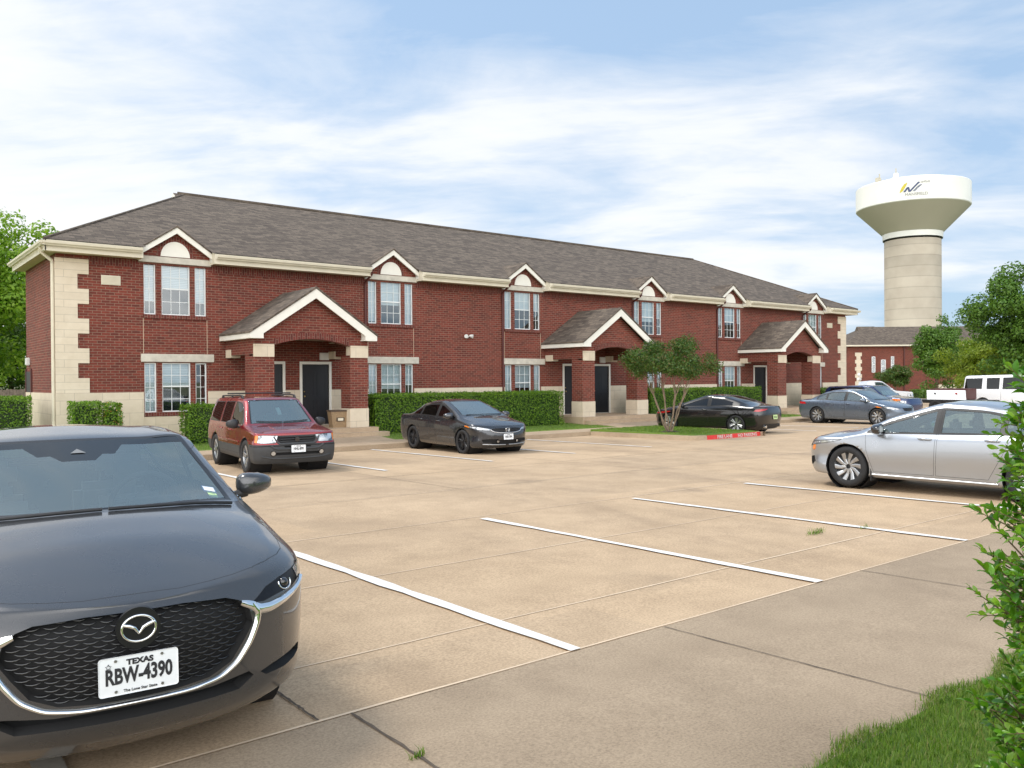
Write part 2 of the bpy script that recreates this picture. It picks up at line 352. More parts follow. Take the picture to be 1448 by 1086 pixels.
# ================================================================ ground
def struct(o): o['kind']='structure'; return o
def sheet(name,mat,rects,dz=0.,ys=(-8,0,10,20,30,45,80)):
    """flat rectangles (x0,x1,y0,y1) laid on the sloping lot"""
    mb=MB()
    for x0,x1,y0,y1 in rects:
        yy=[y0]+[y for y in ys if y0<y<y1]+[y1]
        for a,b in zip(yy,yy[1:]): mb.quad((x0,a,gz(a)+dz),(x1,a,gz(a)+dz),(x1,b,gz(b)+dz),(x0,b,gz(b)+dz))
    return struct(mb.build(name,mat))
mb=MB(); mb.quad((-3000,-3000,-.75),(3000,-3000,-.75),(3000,3000,-.75),(-3000,3000,-.75)); struct(mb.build('far_ground','far_ground'))
sheet('parking_lot','lot_concrete',[(-30,48,4.05,21.65),(48,96,4.05,60)])
sheet('concrete_apron','apron_concrete',[(-30,60,2.1,4.05)],.004)
sheet('verge_lawn','lawn',[(-30,60,-14,2.1)],.012)
# joints in the concrete
mb=MB()
def strip(mb,x0,y0,x1,y1,w,dz,m=0,wob=0.,n=1):
    d=Vector((x1-x0,y1-y0,0)); L=d.length; d/=L; s=Vector((-d.y,d.x,0)); P=[]
    for i in range(n+1):
        p=Vector((x0,y0,0))+d*L*i/n+s*(rnd.uniform(-wob,wob) if 0<i<n else 0); q=w*(1+rnd.uniform(-.3,.3)*(wob>0))
        P.append((p+s*q/2,p-s*q/2))
    for (a,b),(c,e) in zip(P,P[1:]): mb.quad(*[(v.x,v.y,gz(v.y)+dz) for v in (b,e,c,a)],m)
for y,w in ((4.95,.02),(6.9,.02),(9.15,.022),(11.9,.022),(14.6,.02)): strip(mb,-5,y,46,y,w,.004,0,.006,40)
strip(mb,-5,4.06,50,4.06,.02,.008,0,.006,60); struct(mb.build('pale_joints','joint_pale'))
mb=MB()
for x0,y0,x1,y1,w in ((4.58,4.03,4.64,2.1,.012),(1.94,4.75,1.93,4.07,.02),(2.11,4.05,2.09,2.1,.022),(8.3,11.9,8.4,21.6,.014),(7.3,4.07,7.4,2.1,.012),(13.1,11.9,13.0,21.6,.012),(17.9,9.2,17.9,17,.014),(3.0,9.2,3.0,17,.014)): strip(mb,x0,y0,x1,y1,w*.75,.010,0,.004,26)
for y in (14.62,11.93): strip(mb,5,y,40,y,.010,.009,0,.012,50)
struct(mb.build('expansion_joints','joint_dark'))
# painted lines: every line a marking of its own
LINE=[]
for x in (3.74,6.62,9.48,12.29,15.1,17.95): LINE.append((x,4.05,8.95,.105,'line_white'))
LINE.append((.73,4.05,8.95,.13,'line_worn'))
for x,ya in ((6.2,15.7),(9.05,15.7),(11.97,15.8),(14.85,16.05),(17.8,16.1),(27.6,17.),(30.5,17.),(33.4,17.),(36.3,17.),(39.2,17.),(42.1,17.),(45.,17.)): LINE.append((x,ya,21.6,.1,'line_white'))
for i,(x,a,b,w,m) in enumerate(LINE):
    mb=MB(); strip(mb,x,a,x,b,w,.014,0,.004,14); o=struct(mb.build('parking_line',m)); o['group']='painted parking lines'
# kerb, pavement and lawns by the building
mb=MB(); CZ=.14
def kerb_run(mb,pts,w=.15,h=.14,m=0):
    for (x0,y0),(x1,y1) in zip(pts,pts[1:]):
        d=Vector((x1-x0,y1-y0,0)).normalized(); s=Vector((-d.y,d.x,0))*w
        a=[Vector((x0,y0,0)),Vector((x1,y1,0))]; b=[a[0]+s,a[1]+s]; c=[p+s*.18 for p in a]
        lo=[(p.x,p.y,gz(p.y)-.05) for p in a]; hi=[(p.x,p.y,gz(p.y)+h) for p in c]; tp=[(p.x,p.y,gz(p.y)+h+.004) for p in b]
        mb.quad(lo[0],lo[1],hi[1],hi[0],m); mb.quad(hi[0],hi[1],tp[1],tp[0],m)
        mb.add([lo[0],hi[0],tp[0],(b[0].x,b[0].y,gz(b[0].y)-.05)],[(0,1,2,3)],m); mb.add([lo[1],hi[1],tp[1],(b[1].x,b[1].y,gz(b[1].y)-.05)],[(3,2,1,0)],m)
def rounded(cx,cy,r,a0,a1,n=6): return [(cx+r*math.cos(R(a0+(a1-a0)*i/n)),cy+r*math.sin(R(a0+(a1-a0)*i/n))) for i in range(n+1)]
ISL=[(20.75,21.65)]+rounded(21.15,17.35,.4,180,270)+[(21.35,16.95)]
kerb_run(mb,[(-12,21.65),(20.75,21.65)]); kerb_run(mb,ISL); 
ISL2=[(24.25,16.95)]+rounded(24.0,17.4,.45,290,360)+[(24.45,21.65)]
kerb_run(mb,ISL2); kerb_run(mb,[(24.45,21.65),(46.5,21.65)]+rounded(46.5,22.65,1.,-90,0)+[(47.5,40)])
struct(mb.build('kerb','curb_concrete'))
mb=MB(); kerb_run(mb,[(21.35,16.95),(24.25,16.95)],h=.125); k=mb.build('red_kerb','curb_red'); 
tag(k,'red painted kerb with white lettering along the tree island','painted kerb')
mbt=MB()
for txt,x in (('FIRE LANE',22.25),('NO PARKING',23.45)):
    vs,fs=text_mesh(txt,.18,.001,.007,.95); y=16.95; z=gz(y)
    mbt.add([(x+v[0],y+.012+v[1]*.123,z+.062+v[1]*.8) for v in vs],fs)
mbt.build('lettering','letter_white',k)
def patch(name,mat,rects,kind='structure',label=None):
    mb=MB()
    for (x0,x1,y0,y1,z0,z1) in rects:
        mb.add([(x0,y0,z0),(x1,y0,z0),(x1,y1,z1),(x0,y1,z1),(x0,y0,z0-.3),(x1,y0,z0-.3),(x1,y1,z1-.3),(x0,y1,z1-.3)],[(0,1,2,3),(4,5,1,0),(5,6,2,1),(7,4,0,3),(6,7,3,2)])
    o=mb.build(name,mat); o['kind']=kind; return o
PC=(11.62,25.2,38.65)     # porch centres
zk=gz(21.8)+CZ
patch('pavement','walk_concrete',[(-12,47.3,21.79,22.95,zk,zk+.012)]+[(c-1.75,c+1.95,22.95,24.2,zk+.012,-.05) for c in PC])
edges=[-12.]+sum([[c-1.75,c+1.95] for c in PC],[])+[47.3]
lawn_r=[(edges[i],edges[i+1],22.95,27.0,zk+.01,.0) for i in range(0,8,2)]
lawn_r+=[(-12,4.8,27.0,60,0,-.3),(-30,-12,21.7,60,-.28,-.3)]
patch('front_lawn','lawn',lawn_r)
mb=MB(); isl=[(20.9,21.79)]+[(x+.14*(x<22),y+.13) for x,y in ISL[1:-1]]+[(24.2,17.09),(24.31,17.5),(24.31,21.79)]
mb.prism(isl,'z',-.4,-.07); struct(mb.build('island_lawn','lawn'))
# grass blades (verge, bottom right; thin tufts on the lawns)
def blades(name,P,h,w,lean=.5):
    n=len(P); a=NR.uniform(0,2*np.pi,n); d=np.stack([np.cos(a),np.sin(a),np.zeros(n)],1); s=np.stack([-d[:,1],d[:,0],np.zeros(n)],1)
    hh=(h*NR.uniform(.5,1.3,n))[:,None]; ln=(NR.uniform(.1,1,n)*lean)[:,None]; ww=w*NR.uniform(.7,1.3,n)[:,None]; up=np.array([0,0,1.])
    V=np.stack([P-s*ww,P+s*ww,P+s*ww*.75+up*hh*.6+d*hh*ln*.35,P-s*ww*.75+up*hh*.6+d*hh*ln*.35,P+up*hh+d*hh*ln,P+up*hh*.985+d*hh*ln+s*ww*.12],1).reshape(-1,3)
    b=np.arange(n)[:,None]*6; F=np.concatenate([b+np.array([0,1,2,3]),b+np.array([3,2,5,4])],0)
    o=np_mesh(name,V,F,'grass_blade'); o['kind']='stuff'; return o
n=90000; x=NR.uniform(2.6,7.5,n); y=2.13-np.abs(NR.normal(0,.0,n))-NR.random(n)**1.3*2.4; y+=.05*np.sin(x*7)+NR.normal(0,.02,n)
P=np.stack([x,y,-SLOPE*y+.01],1); tag(blades('verge_grass',P,.036,.0017,1.1),'short mown green grass at the verge beside the shrub','grass')
n=26000; x=NR.uniform(2,47,n); y=NR.uniform(23.0,25.2,n); k=np.ones(n,bool)
for c in PC: k&=~((x>c-2.0)&(x<c+2.2))
x,y=x[k],y[k]; P=np.stack([x,y,zk+.01+(y-22.95)/(4.05)*(-zk-.01)],1)
xi=NR.uniform(21.0,24.25,7000); yi=NR.uniform(17.3,21.7,7000); P=np.concatenate([P,np.stack([xi,yi,np.full(7000,-.07)],1)])
tag(blades('lawn_grass',P,.04,.005,.9),'green mown grass on the island and by the hedges','grass')
for i,(px,py,s,nn) in enumerate(((8.74,5.39,.075,110),(2.1,3.36,.022,40),(2.09,2.85,.03,40),(9.45,5.2,.05,30))):
    P=np.stack([px+NR.normal(0,s,nn),py+NR.normal(0,s*.35,nn),np.full(nn,gz(py)+.005)],1); o=blades('weed_tuft',P,.03+.35*s,.0025,1.2); o['kind']='thing'
    tag(o,['largest tuft of grass weeds growing between two white parking lines','bright weed sprouting in the dark joint beside the front car','smaller weed near the bottom edge in the same dark joint','faint dry weed speck right of the big grass tuft'][i],'weed','weeds in the concrete joints')
# ================================================================ apartment building
BX0,BX1,FY,ZB,ZE=4.8,47.,27.,-.1,5.45
WC=(8.12,15.8,22.05,29.67,35.85,43.5)           # window bays
B=empty('apartment_building',(26,27,0),'long two storey red brick apartment building with brown shingle roof and three gabled porches','building')
def BP(mb,name,mats,parent=None,**k): return mb.build(name,mats,parent or B,**k)
OP=[]
for c in WC:
    for a,b in ((-.93,-.58),(-.41,.45),(.60,.95)):
        OP.append((c+a,c+b,.80,2.32)); OP.append((c+a,c+b,3.80,5.37))
DW=[]
for c,sgn in ((11.95,0),(25.7,0),(39.3,0)): DW+=[(c-1.35,c-.35),(c+.35,c+1.35)]
OPD=OP+[(a,b,.2,2.3) for a,b in DW]
def holed_wall(mb,x0,x1,z0,z1,y,holes,m=0,depth=.10,mr=None):
    xs=sorted({x0,x1,*[h[0] for h in holes],*[h[1] for h in holes]}); zs=sorted({z0,z1,*[h[2] for h in holes],*[h[3] for h in holes]})
    xs=[x for x in xs if x0<=x<=x1]; zs=[z for z in zs if z0<=z<=z1]
    for a,b in zip(xs,xs[1:]):
        for c,d in zip(zs,zs[1:]):
            xm,zm=(a+b)/2,(c+d)/2
            if any(h[0]<xm<h[1] and h[2]<zm<h[3] for h in holes): continue
            mb.quad((a,y,c),(b,y,c),(b,y,d),(a,y,d),m)
    for h in holes:
        a,b,c,d=h; mr_=m if mr is None else mr
        mb.quad((a,y,c),(a,y,d),(a,y+depth,d),(a,y+depth,c),mr_); mb.quad((b,y,d),(b,y,c),(b,y+depth,c),(b,y+depth,d),mr_)
        mb.quad((a,y,d),(b,y,d),(b,y+depth,d),(a,y+depth,d),mr_); mb.quad((b,y,c),(a,y,c),(a,y+depth,c),(b,y+depth,c),mr_)
mb=MB(); holed_wall(mb,BX0,BX1,ZB,5.32,FY,OPD)
mb.quad((BX0,32.0,ZB),(BX0,FY,ZB),(BX0,FY,ZE),(BX0,32.0,ZE)); mb.quad((BX1,FY,ZB),(BX1,41,ZB),(BX1,41,ZE),(BX1,FY,ZE))
mb.quad((7.2,32.0,ZB),(BX0,32.0,ZB),(BX0,32.0,ZE),(7.2,32.0,ZE)); mb.quad((7.2,41,ZB),(7.2,32.0,ZB),(7.2,32.0,ZE),(7.2,41,ZE)); mb.quad((BX1,41,ZB),(7.2,41,ZB),(7.2,41,ZE),(BX1,41,ZE))
BP(mb,'wall','brick')
mb=MB()   # soldier courses below the eave and above ground windows, brick sills
segs=[BX0+.86]+sum([[c-1.1,c+1.1] for c in WC],[])+[BX1-.86]
holed_wall(mb,BX0,BX1,5.32,5.46,FY-.004,[]); BP(mb,'wall','brick')
for i in range(0,len(segs),2): mb=MB(); mb.box(segs[i],segs[i+1],FY-.012,FY+.02,5.2,5.46,0,'k'); BP(mb,'brick_course','brick_soldier')
for c in WC:
    for z in (.68,3.68): mb=MB(); mb.box(c-.95,c+.97,FY-.05,FY+.02,z,z+.115,0,'k'); BP(mb,'sill','brick_soldier')
mb=MB()   # limestone base between the openings
cuts=[]
for c in WC: cuts.append((c-.96,c+.98))
for a,b in DW: cuts.append((a-.09,b+.09))
cuts.sort(); x=BX0-.035
for a,b in cuts+[(BX1+.035,BX1+.04)]:
    if a>x: mb=MB(); mb.box(x,a,FY-.045,FY+.01,ZB,1.42,0,'k'); BP(mb,'stone_base','limestone')
    x=b
for c in WC: mb=MB(); mb.box(c-.96,c+.98,FY-.03,FY+.01,ZB,.67,0,'k'); BP(mb,'stone_base','limestone')
mb=MB(); mb.box(BX0-.045,BX0+.01,FY+.02,32.03,ZB,1.42,0,'r'); BP(mb,'stone_base','limestone')
mb=MB(); mb.box(BX1-.01,BX1+.045,FY+.02,41,ZB,1.42,0,'l'); BP(mb,'stone_base','limestone')
for side in (0,1):
    mb=MB()
    for k in range(9):
        w=.86 if k%2==0 else .56; z=1.424+k*.433
        if side==0: mb.box(BX0-.03,BX0+w,FY-.035,FY+.01,z,z+.433,0,'k')
        else: mb.box(BX1-w,BX1+.03,FY-.035,FY+.01,z,z+.433,0,'k'); mb.box(BX1,BX1+.032,FY-.02,FY+w*.7,z,z+.433,0,'l')
    BP(mb,'quoin','quoin_stone')
# windows
def window(x0,x1,z0,z1,cols,rows,hung,y=FY,parent=B,blind=1.,fw=.035,frame_only=False):
    f=MB(); yo=y+.045
    for a,b,c,d in ((x0,x1,z1-fw,z1),(x0,x1,z0,z0+fw),(x0,x0+fw,z0+fw,z1-fw),(x1-fw,x1,z0+fw,z1-fw)): f.box(a,b,yo,yo+.05,c,d)
    xi0,xi1,zi0,zi1=x0+fw,x1-fw,z0+fw,z1-fw
    if hung: zm=(z0+z1)/2+.03; f.box(xi0,xi1,yo+.004,yo+.045,zm-.022,zm+.022)
    for i in range(1,cols): xx=xi0+(xi1-xi0)*i/cols; f.box(xx-.008,xx+.008,yo+.02,yo+.034,zi0,zi1)
    for j in range(1,rows):
        zz_=zi0+(zi1-zi0)*j/rows
        if hung and abs(zz_-zm)<.1: continue
        f.box(xi0,xi1,yo+.022,yo+.036,zz_-.008,zz_+.008)
    fo=f.build('window','window_white',parent)
    g=MB(); g.quad((xi0,yo+.03,zi0),(xi1,yo+.03,zi0),(xi1,yo+.03,zi1),(xi0,yo+.03,zi1)); g.build('pane','window_glass',fo)
    k=MB(); zb=zi1-(zi1-zi0)*blind
    k.quad((x0,yo+.09,zb),(x1,yo+.09,zb),(x1,yo+.09,z1),(x0,yo+.09,z1))
    k.build('blind','blind',fo)
    r=MB(); r.box(x0,x1,yo+.1,yo+.5,z0,z1,0,'f'); r.build('room_shade','dark_room',fo)
    return fo
bl={}
for i,c in enumerate(WC):
    for j,(a,b,cols) in enumerate(((-.93,-.58,2),(-.41,.45,3),(.60,.95,2))):
        for s,(z0,z1) in enumerate(((.80,2.32),(3.80,5.37))):
            v=rnd.choice((1.,1.,.97,.6,.5)); 
            if j==1: v=(.52,.56,.5,.62,.48,1.)[i] if s else (.55,.6,.62,.55,.5,.7)[i]
            if i==0: v={(0,1):.74,(1,1):.5,(2,1):.74,(0,0):1.,(1,0):.5,(2,0):.02}[(j,s)]
            window(c+a,c+b,z0,z1,cols,4,j==1,blind=v)
for c in WC:
    mb=MB(); mb.bevbox(c-1.09,c+1.10,FY-.075,FY+.02,5.385,5.575,.008); BP(mb,'lintel','cast_stone'); mb=MB(); mb.bevbox(c-1.03,c+1.17,FY-.065,FY+.02,2.345,2.59,.008); BP(mb,'lintel','cast_stone')
    for xx in (c-.95,c+.97): mb=MB(); mb.box(xx-.006,xx+.006,FY-.004,FY+.01,2.6,3.68,0,'k'); BP(mb,'control_joint','joint_pale')
# doors
for a,b in DW:
    mb=MB(); mb.bevbox(a,b,FY+.03,FY+.075,.22,2.28,.004)
    for u0,u1,w0,w1 in ((.12,.44,.12,.42),(.56,.88,.12,.42),(.12,.44,.50,.86),(.56,.88,.50,.86)): 
        x0,x1=a+u0*(b-a),a+u1*(b-a); z0,z1=.22+w0*2.06,.22+w1*2.06
        for q in ((x0,x1,z0,z0+.018),(x0,x1,z1-.018,z1),(x0,x0+.018,z0,z1),(x1-.018,x1,z0,z1)): mb.box(q[0],q[1],FY+.022,FY+.032,q[2],q[3],0,'k')
    d=BP(mb,'door','door_black')
    mb=MB(); mb.lathe([(0,-.07),(.028,-.065),(.03,-.04),(.012,-.03),(.012,0)],12,0,'y',(a+.08,FY+.02,1.2)); mb.lathe([(0,-.03),(.024,-.025),(.024,0)],12,0,'y',(a+.08,FY+.02,1.36)); BP(mb,'handle','brass',d)
    mb=MB(); mb.box(a-.09,a,FY-.03,FY+.05,.2,2.39); mb.box(b,b+.09,FY-.03,FY+.05,.2,2.39); mb.box(a,b,FY-.03,FY+.05,2.3,2.39); BP(mb,'door_frame','white_trim',d)
    mb=MB(); mb.box(a-.02,b+.02,FY+.02,FY+.09,.17,.22); BP(mb,'threshold','cast_stone',d)
# side wall door and lamp
mb=MB(); mb.box(BX0-.03,BX0+.05,31.0,31.9,.05,2.1,0); d=BP(mb,'door','door_black'); mb=MB(); mb.box(BX0-.05,BX0,31.9,31.98,.05,2.18); mb.box(BX0-.05,BX0,30.92,31.0,.05,2.18); BP(mb,'door_frame','downspout_red',d)
mb=MB(); mb.bevbox(BX0-.12,BX0,31.3,31.5,2.3,2.55,.02); BP(mb,'wall_lamp','white_plastic')
# roof : front slope cut away behind the window gables
SL=.444; EY=26.47; ZR=9.1; RY=34.; RX0,RX1=10.6,41.5; EX0,EX1=4.43,47.5; ZT=ZR-(RY-EY)*SL
def rz(y): return ZT+(y-EY)*SL
def hx0(y): return EX0+(y-EY)/(RY-EY)*(RX0-EX0)
def hx1(y): return EX1-(y-EY)/(RY-EY)*(EX1-RX1)
mb=MB(); ym=27.06
mb.quad((hx0(ym),ym,rz(ym)),(hx1(ym),ym,rz(ym)),(RX1,RY,ZR),(RX0,RY,ZR))
es=[None]+sum([[c-1.0,c+1.0] for c in WC],[])+[None]
for i in range(0,len(es),2):
    a,b=es[i],es[i+1]; a0,a1=(EX0,hx0(ym)) if a is None else (a,a); b0,b1=(EX1,hx1(ym)) if b is None else (b,b)
    mb.quad((a0,EY,rz(EY)),(b0,EY,rz(EY)),(b1,ym,rz(ym)),(a1,ym,rz(ym)))
for c in WC:
    for q in (-1,1):
        a,b=sorted((c+q*1.0,c+q*.74)); y0=FY-.235; mb.quad((a,y0,rz(y0)),(b,y0,rz(y0)),(b,ym,rz(ym)),(a,ym,rz(ym)))
YB=2*RY-EY
mb.add([(EX0,EY,ZT),(RX0,RY,ZR),(EX0,32.3,ZT),(8.,32.3,ZT)],[(2,0,1)]); mb.add([(EX0,32.3,ZT),(RX0,RY,ZR),(7.0,32.3,ZT),(6.7,YB,ZT)],[(0,1,2),(2,1,3)])
mb.quad((EX1,YB,ZT),(6.7,YB,ZT),(RX0,RY,ZR),(RX1,RY,ZR)); mb.add([(EX1,EY,ZT),(EX1,YB,ZT),(RX1,RY,ZR)],[(0,1,2)])
roof=BP(mb,'roof','shingle')
mb=MB(); mb.tube([(RX0-.25,RY,ZR+.02),(RX1,RY,ZR+.02)],.07,8); mb.tube([(EX0,EY,ZT+.01),(RX0,RY,ZR)],.045,6); mb.tube([(EX1,EY,ZT+.01),(RX1,RY,ZR)],.045,6); BP(mb,'ridge_cap','shingle',roof)
mb=MB(); mb.add([(RX0-.3,RY-.85,ZR-.62),(RX0-.3,RY+.85,ZR-.62),(RX0-.3,RY,ZR-.02)],[(0,2,1)],1)
for s in (-1,1):
    mb.add([(RX0-.42,RY,ZR+.02),(RX0+1.2,RY,ZR+.02),(RX0+1.2,RY+s*1.2,ZR-.72),(RX0-.42,RY+s*.95,ZR-.62)],[(0,1,2,3)],2)
    a=Vector((RX0-.43,RY,ZR)); b=Vector((RX0-.43,RY+s*.98,ZR-.64)); mb.add([a,b,b-Vector((0,0,.17)),a-Vector((0,0,.2)),a+Vector((.06,0,0)),b+Vector((.06,0,0)),b+Vector((.06,0,-.17)),a+Vector((.06,0,-.2))],[(0,1,2,3),(4,5,6,7),(3,2,6,7),(0,4,5,1)],0)
BP(mb,'roof_gablet',['white_trim','fence_wood','shingle'],roof)
# soffit, fascia and gutters
mb=MB(); es=[None]+sum([[c-1.08,c+1.08] for c in WC],[])+[None]
for i in range(0,len(es),2):
    a=EX0 if es[i] is None else es[i]; b=EX1 if es[i+1] is None else es[i+1]
    mb.box(a,b,EY+.05,FY,ZE-.0,ZE+.03,0); mb.box(a,b,EY+.02,EY+.05,ZE-.02,ZT-.015,0)
mb.box(EX0+.05,BX0,EY+.06,32.2,ZE+.001,ZE+.03,0); mb.box(EX0+.02,EX0+.05,EY+.02,32.25,ZE-.02,ZT-.015,0)
mb.box(BX1,EX1-.05,EY+.06,YB,ZE+.001,ZE+.03,0); mb.box(EX1-.05,EX1-.02,EY+.02,YB,ZE-.02,ZT-.015,0); mb.box(EX0+.05,7.2,32.0,32.25,ZE+.002,ZE+.03,0)
for c in WC:
    for x in (c-1.08,c+1.08): x0,x1=sorted((x+(.015 if x<c else -.015),x+(-.05 if x<c else .05))); mb.prism([(EY+.018,ZE-.022),(FY-.032,ZE-.022),(FY-.032,rz(FY-.03)-.012),(EY+.018,ZT-.017)],'x',x0,x1)
BP(mb,'soffit','cream_trim')
def gutter(mb,a,b,ax='x',o=EY,s=-1):
    pr=[(0,0),(s*.07,.0),(s*.085,.03),(s*.12,.06),(s*.13,.12),(s*.118,.12),(s*.105,.07),(s*.075,.02),(0,.02)]
    pr=[(o+p[0],ZE+.12+p[1]) for p in pr]
    mb.prism(pr,'x' if ax=='x' else 'y',a,b)
mb=MB()
for i in range(0,len(es),2):
    a=EX0-.12 if es[i] is None else es[i]+.03; b=EX1+.12 if es[i+1] is None else es[i+1]-.03
    gutter(mb,a,b)
gutter(mb,EY-.12,32.3,'y',EX0,-1); gutter(mb,EY-.12,YB,'y',EX1,1)
BP(mb,'gutter','cream_trim')
for c in WC[1:]:
    mb=MB(); x=c-1.07; mb.tube([(x,EY-.05,ZE+.14),(x,EY+.0,ZE+.04),(x,FY-.08,ZE-.18),(x,FY-.06,ZE-.3),(x,FY-.06,.05)],.042,8); BP(mb,'downspout','downspout_red')
mb=MB(); mb.tube([(EX0-.03,26.9,ZE+.12),(EX0-.02,26.93,ZE-.0),(BX0-.09,27.03,ZE-.22),(BX0-.075,27.05,ZE-.36),(BX0-.075,27.05,.0)],.05,8); BP(mb,'downspout','cream_trim')
# window gables
for c in WC:
    mb=MB(); hw=1.17; z0=5.58; pk=6.42
    zs=z0+.16
    mb.prism([(c-1.07,z0-.2),(c+1.07,z0-.2),(c+1.07,zs),(c,pk),(c-1.07,zs)],'y',FY-.03,FY+.15)
    dg=BP(mb,'window_gable','brick')
    mb=MB(); mb.prism([(c+.44*math.cos(R(a)),5.60+.47*math.sin(R(a))) for a in range(0,181,12)],'y',FY-.06,FY); BP(mb,'half_round_panel','white_trim',dg)
    mb=MB(); pr=[(c+.44*math.cos(R(a)),5.60+.47*math.sin(R(a))) for a in range(0,181,12)]; po=[(c+.56*math.cos(R(a)),5.60+.60*math.sin(R(a))) for a in range(0,181,12)]
    for i in range(len(pr)-1): mb.prism([pr[i],po[i],po[i+1],pr[i+1]],'y',FY-.045,FY)
    BP(mb,'arch_course','brick_soldier',dg)
    mb=MB(); yb=29.3
    for s in (-1,1):
        e=(c+s*1.28,5.66); p=(c,6.545); th=.05
        mb.prism([e,p,(p[0],p[1]-th),(e[0],e[1]-th)] if s<0 else [p,e,(e[0],e[1]-th),(p[0],p[1]-th)],'y',FY-.28,yb,0,0)
    BP(mb,'gable_roof','shingle',dg)
    mb=MB()
    for s in (-1,1):
        e=(c+s*1.26,5.635); p=(c,6.495); w=.15
        mb.prism([e,p,(p[0],p[1]-w*1.25),(e[0]-s*.22,e[1]-.03)],'y',FY-.25,FY-.20); mb.prism([(e[0],e[1]-.01),(p[0],p[1]-.01),(p[0],p[1]-.06),(e[0],e[1]-.06)],'y',FY-.2,FY-.03)
        mb.box(min(e[0],e[0]-s*.2),max(e[0],e[0]-s*.2),FY-.24,FY+.02,5.50,5.62)
    BP(mb,'bargeboard','white_trim',dg)
# porches
def arch_pts(xa,xb,zs,rise,n=14):
    return [(xa+(xb-xa)*i/n,zs+rise*(1-(2*i/n-1)**2)) for i in range(n+1)]
PIER=((9.68,10.35,12.92,13.57),(23.28,23.95,26.45,27.1),(36.68,37.4,39.75,40.5))
for c,(a0,a1,b0,b1) in zip(PC,PIER):
    yf=24.7; po=None
    mb=MB(); top=4.45; zs=2.86
    hwl=c-a0+.02; hwr=b1-c+.02
    # brick gable with segmental arch
    ar=arch_pts(a1,b0,2.84,.21)
    outl=[(a0,2.5),(a1,2.5)]+ar+[(b0,2.5),(b1,2.5)]
    gab=[(b1,3.12),(c,top),(a0,3.12)]
    for y,flip in ((yf,0),(yf+.28,1)):
        # split into columns so the polygon stays planar and simple
        xs=sorted({a0,a1,b0,b1,c,*[p[0] for p in ar]})
        for xa,xb in zip(xs,xs[1:]):
            lo=lambda x: 2.5 if (x<=a1+1e-6 and xb<=a1+1e-6) or (x>=b0-1e-6 and xa>=b0-1e-6) else ipoly(x,ar)
            hi=lambda x: ipoly(x,[(a0,3.12),(c,top),(b1,3.12)])
            q=[(xa,y,lo(xa)),(xb,y,lo(xb)),(xb,y,hi(xb)),(xa,y,hi(xa))]; mb.add(q,[(0,1,2,3) if not flip else (3,2,1,0)])
    for p,q in zip(ar,ar[1:]): mb.quad((p[0],yf,p[1]),(p[0],yf+.28,p[1]),(q[0],yf+.28,q[1]),(q[0],yf,q[1]))
    mb.quad((a0,yf+.28,2.5),(a0,yf,2.5),(a0,yf,3.12),(a0,yf+.28,3.12)); mb.quad((b1,yf,2.5),(b1,yf+.28,2.5),(b1,yf+.28,3.12),(b1,yf,3.12))
    for x0,x1 in ((a0,a0+.25),(b1-.25,b1)): mb.box(x0,x1,yf+.28,FY,2.55,3.2,0)   # side beams
    po=BP(mb,'portico','brick')
    mb=MB(); out=[(p[0],p[1]+.2) for p in ar]
    for i in range(len(ar)-1): mb.prism([ar[i],ar[i+1],out[i+1],out[i]],'y',yf-.015,yf+.02)
    BP(mb,'arch_course','brick_soldier',po)
    for x0,x1 in ((a0,a1),(b0,b1)):
        mb=MB(); mb.box(x0,x1,yf,yf+.64,.8,2.55); BP(mb,'pier','brick',po)
        mb=MB(); mb.bevbox(x0-.02,x1+.02,yf-.022,yf+.66,-.05,.82,.01); mb.bevbox(x0-.05,x1+.05,yf-.05,yf+.69,-.06,.2,.01); BP(mb,'pier_base','limestone',po)
        mb=MB(); mb.bevbox(x0+.01,x1+.0,yf-.03,yf+.3,2.47,2.86,.008); BP(mb,'capital','limestone',po)
    for x0 in (a0-.01,b1-.30):
        mb=MB(); mb.bevbox(x0,x0+.31,FY-.5,FY-.02,2.48,2.74,.008); BP(mb,'impost_block','limestone',po)
    mb=MB(); ez,pz=3.17,4.68; hw=2.16
    for s in (-1,1):
        e=(c+s*hw,ez+.06); p=(c,pz); th=.06
        mb.prism([e,p,(p[0],p[1]-th),(e[0],e[1]-th)],'y',yf-.33,FY+.0)
    rf=BP(mb,'roof','shingle',po)
    mb=MB()
    for s in (-1,1):
        e=(c+s*(hw-.02),ez); p=(c,pz-.07); w=.24
        mb.prism([e,p,(p[0],p[1]-w*1.22),(e[0]-s*.42,e[1]-.0),(e[0]-s*.42,e[1]-.15),(e[0],e[1]-.15)],'y',yf-.30,yf-.25)      # rake board with return
        mb.prism([(e[0]-s*.02,e[1]-.03),(p[0],p[1]-.03),(p[0],p[1]-.07),(e[0]-s*.02,e[1]-.07)],'y',yf-.25,yf)               # rake soffit
        x0,x1=sorted((e[0],e[0]-s*.03)); mb.box(x0,x1,yf-.25,FY-.01,ez-.15,ez+.03)
        x0,x1=sorted((e[0]-s*.03,e[0]-s*.45)); mb.box(x0,x1,yf-.25,FY-.01,ez-.15,ez-.12)
        x0,x1=sorted((e[0]-s*.37,e[0]-s*.42)); mb.box(x0,x1,yf-.25,yf,ez-.15,ez+.1)
    BP(mb,'bargeboard','white_trim',po)
    mb=MB(); mb.box(a0+.26,b1-.26,yf+.29,FY-.01,3.1,3.14); BP(mb,'porch_ceiling','ceiling_board',po)
    mb=MB(); mb.box(a0-.25,b1+.25,yf-.25,FY-.045,-.2,.2); mb.box(a0-.15,b1+.45,yf-.62,yf-.25,-.25,.06); BP(mb,'steps','walk_concrete',po)
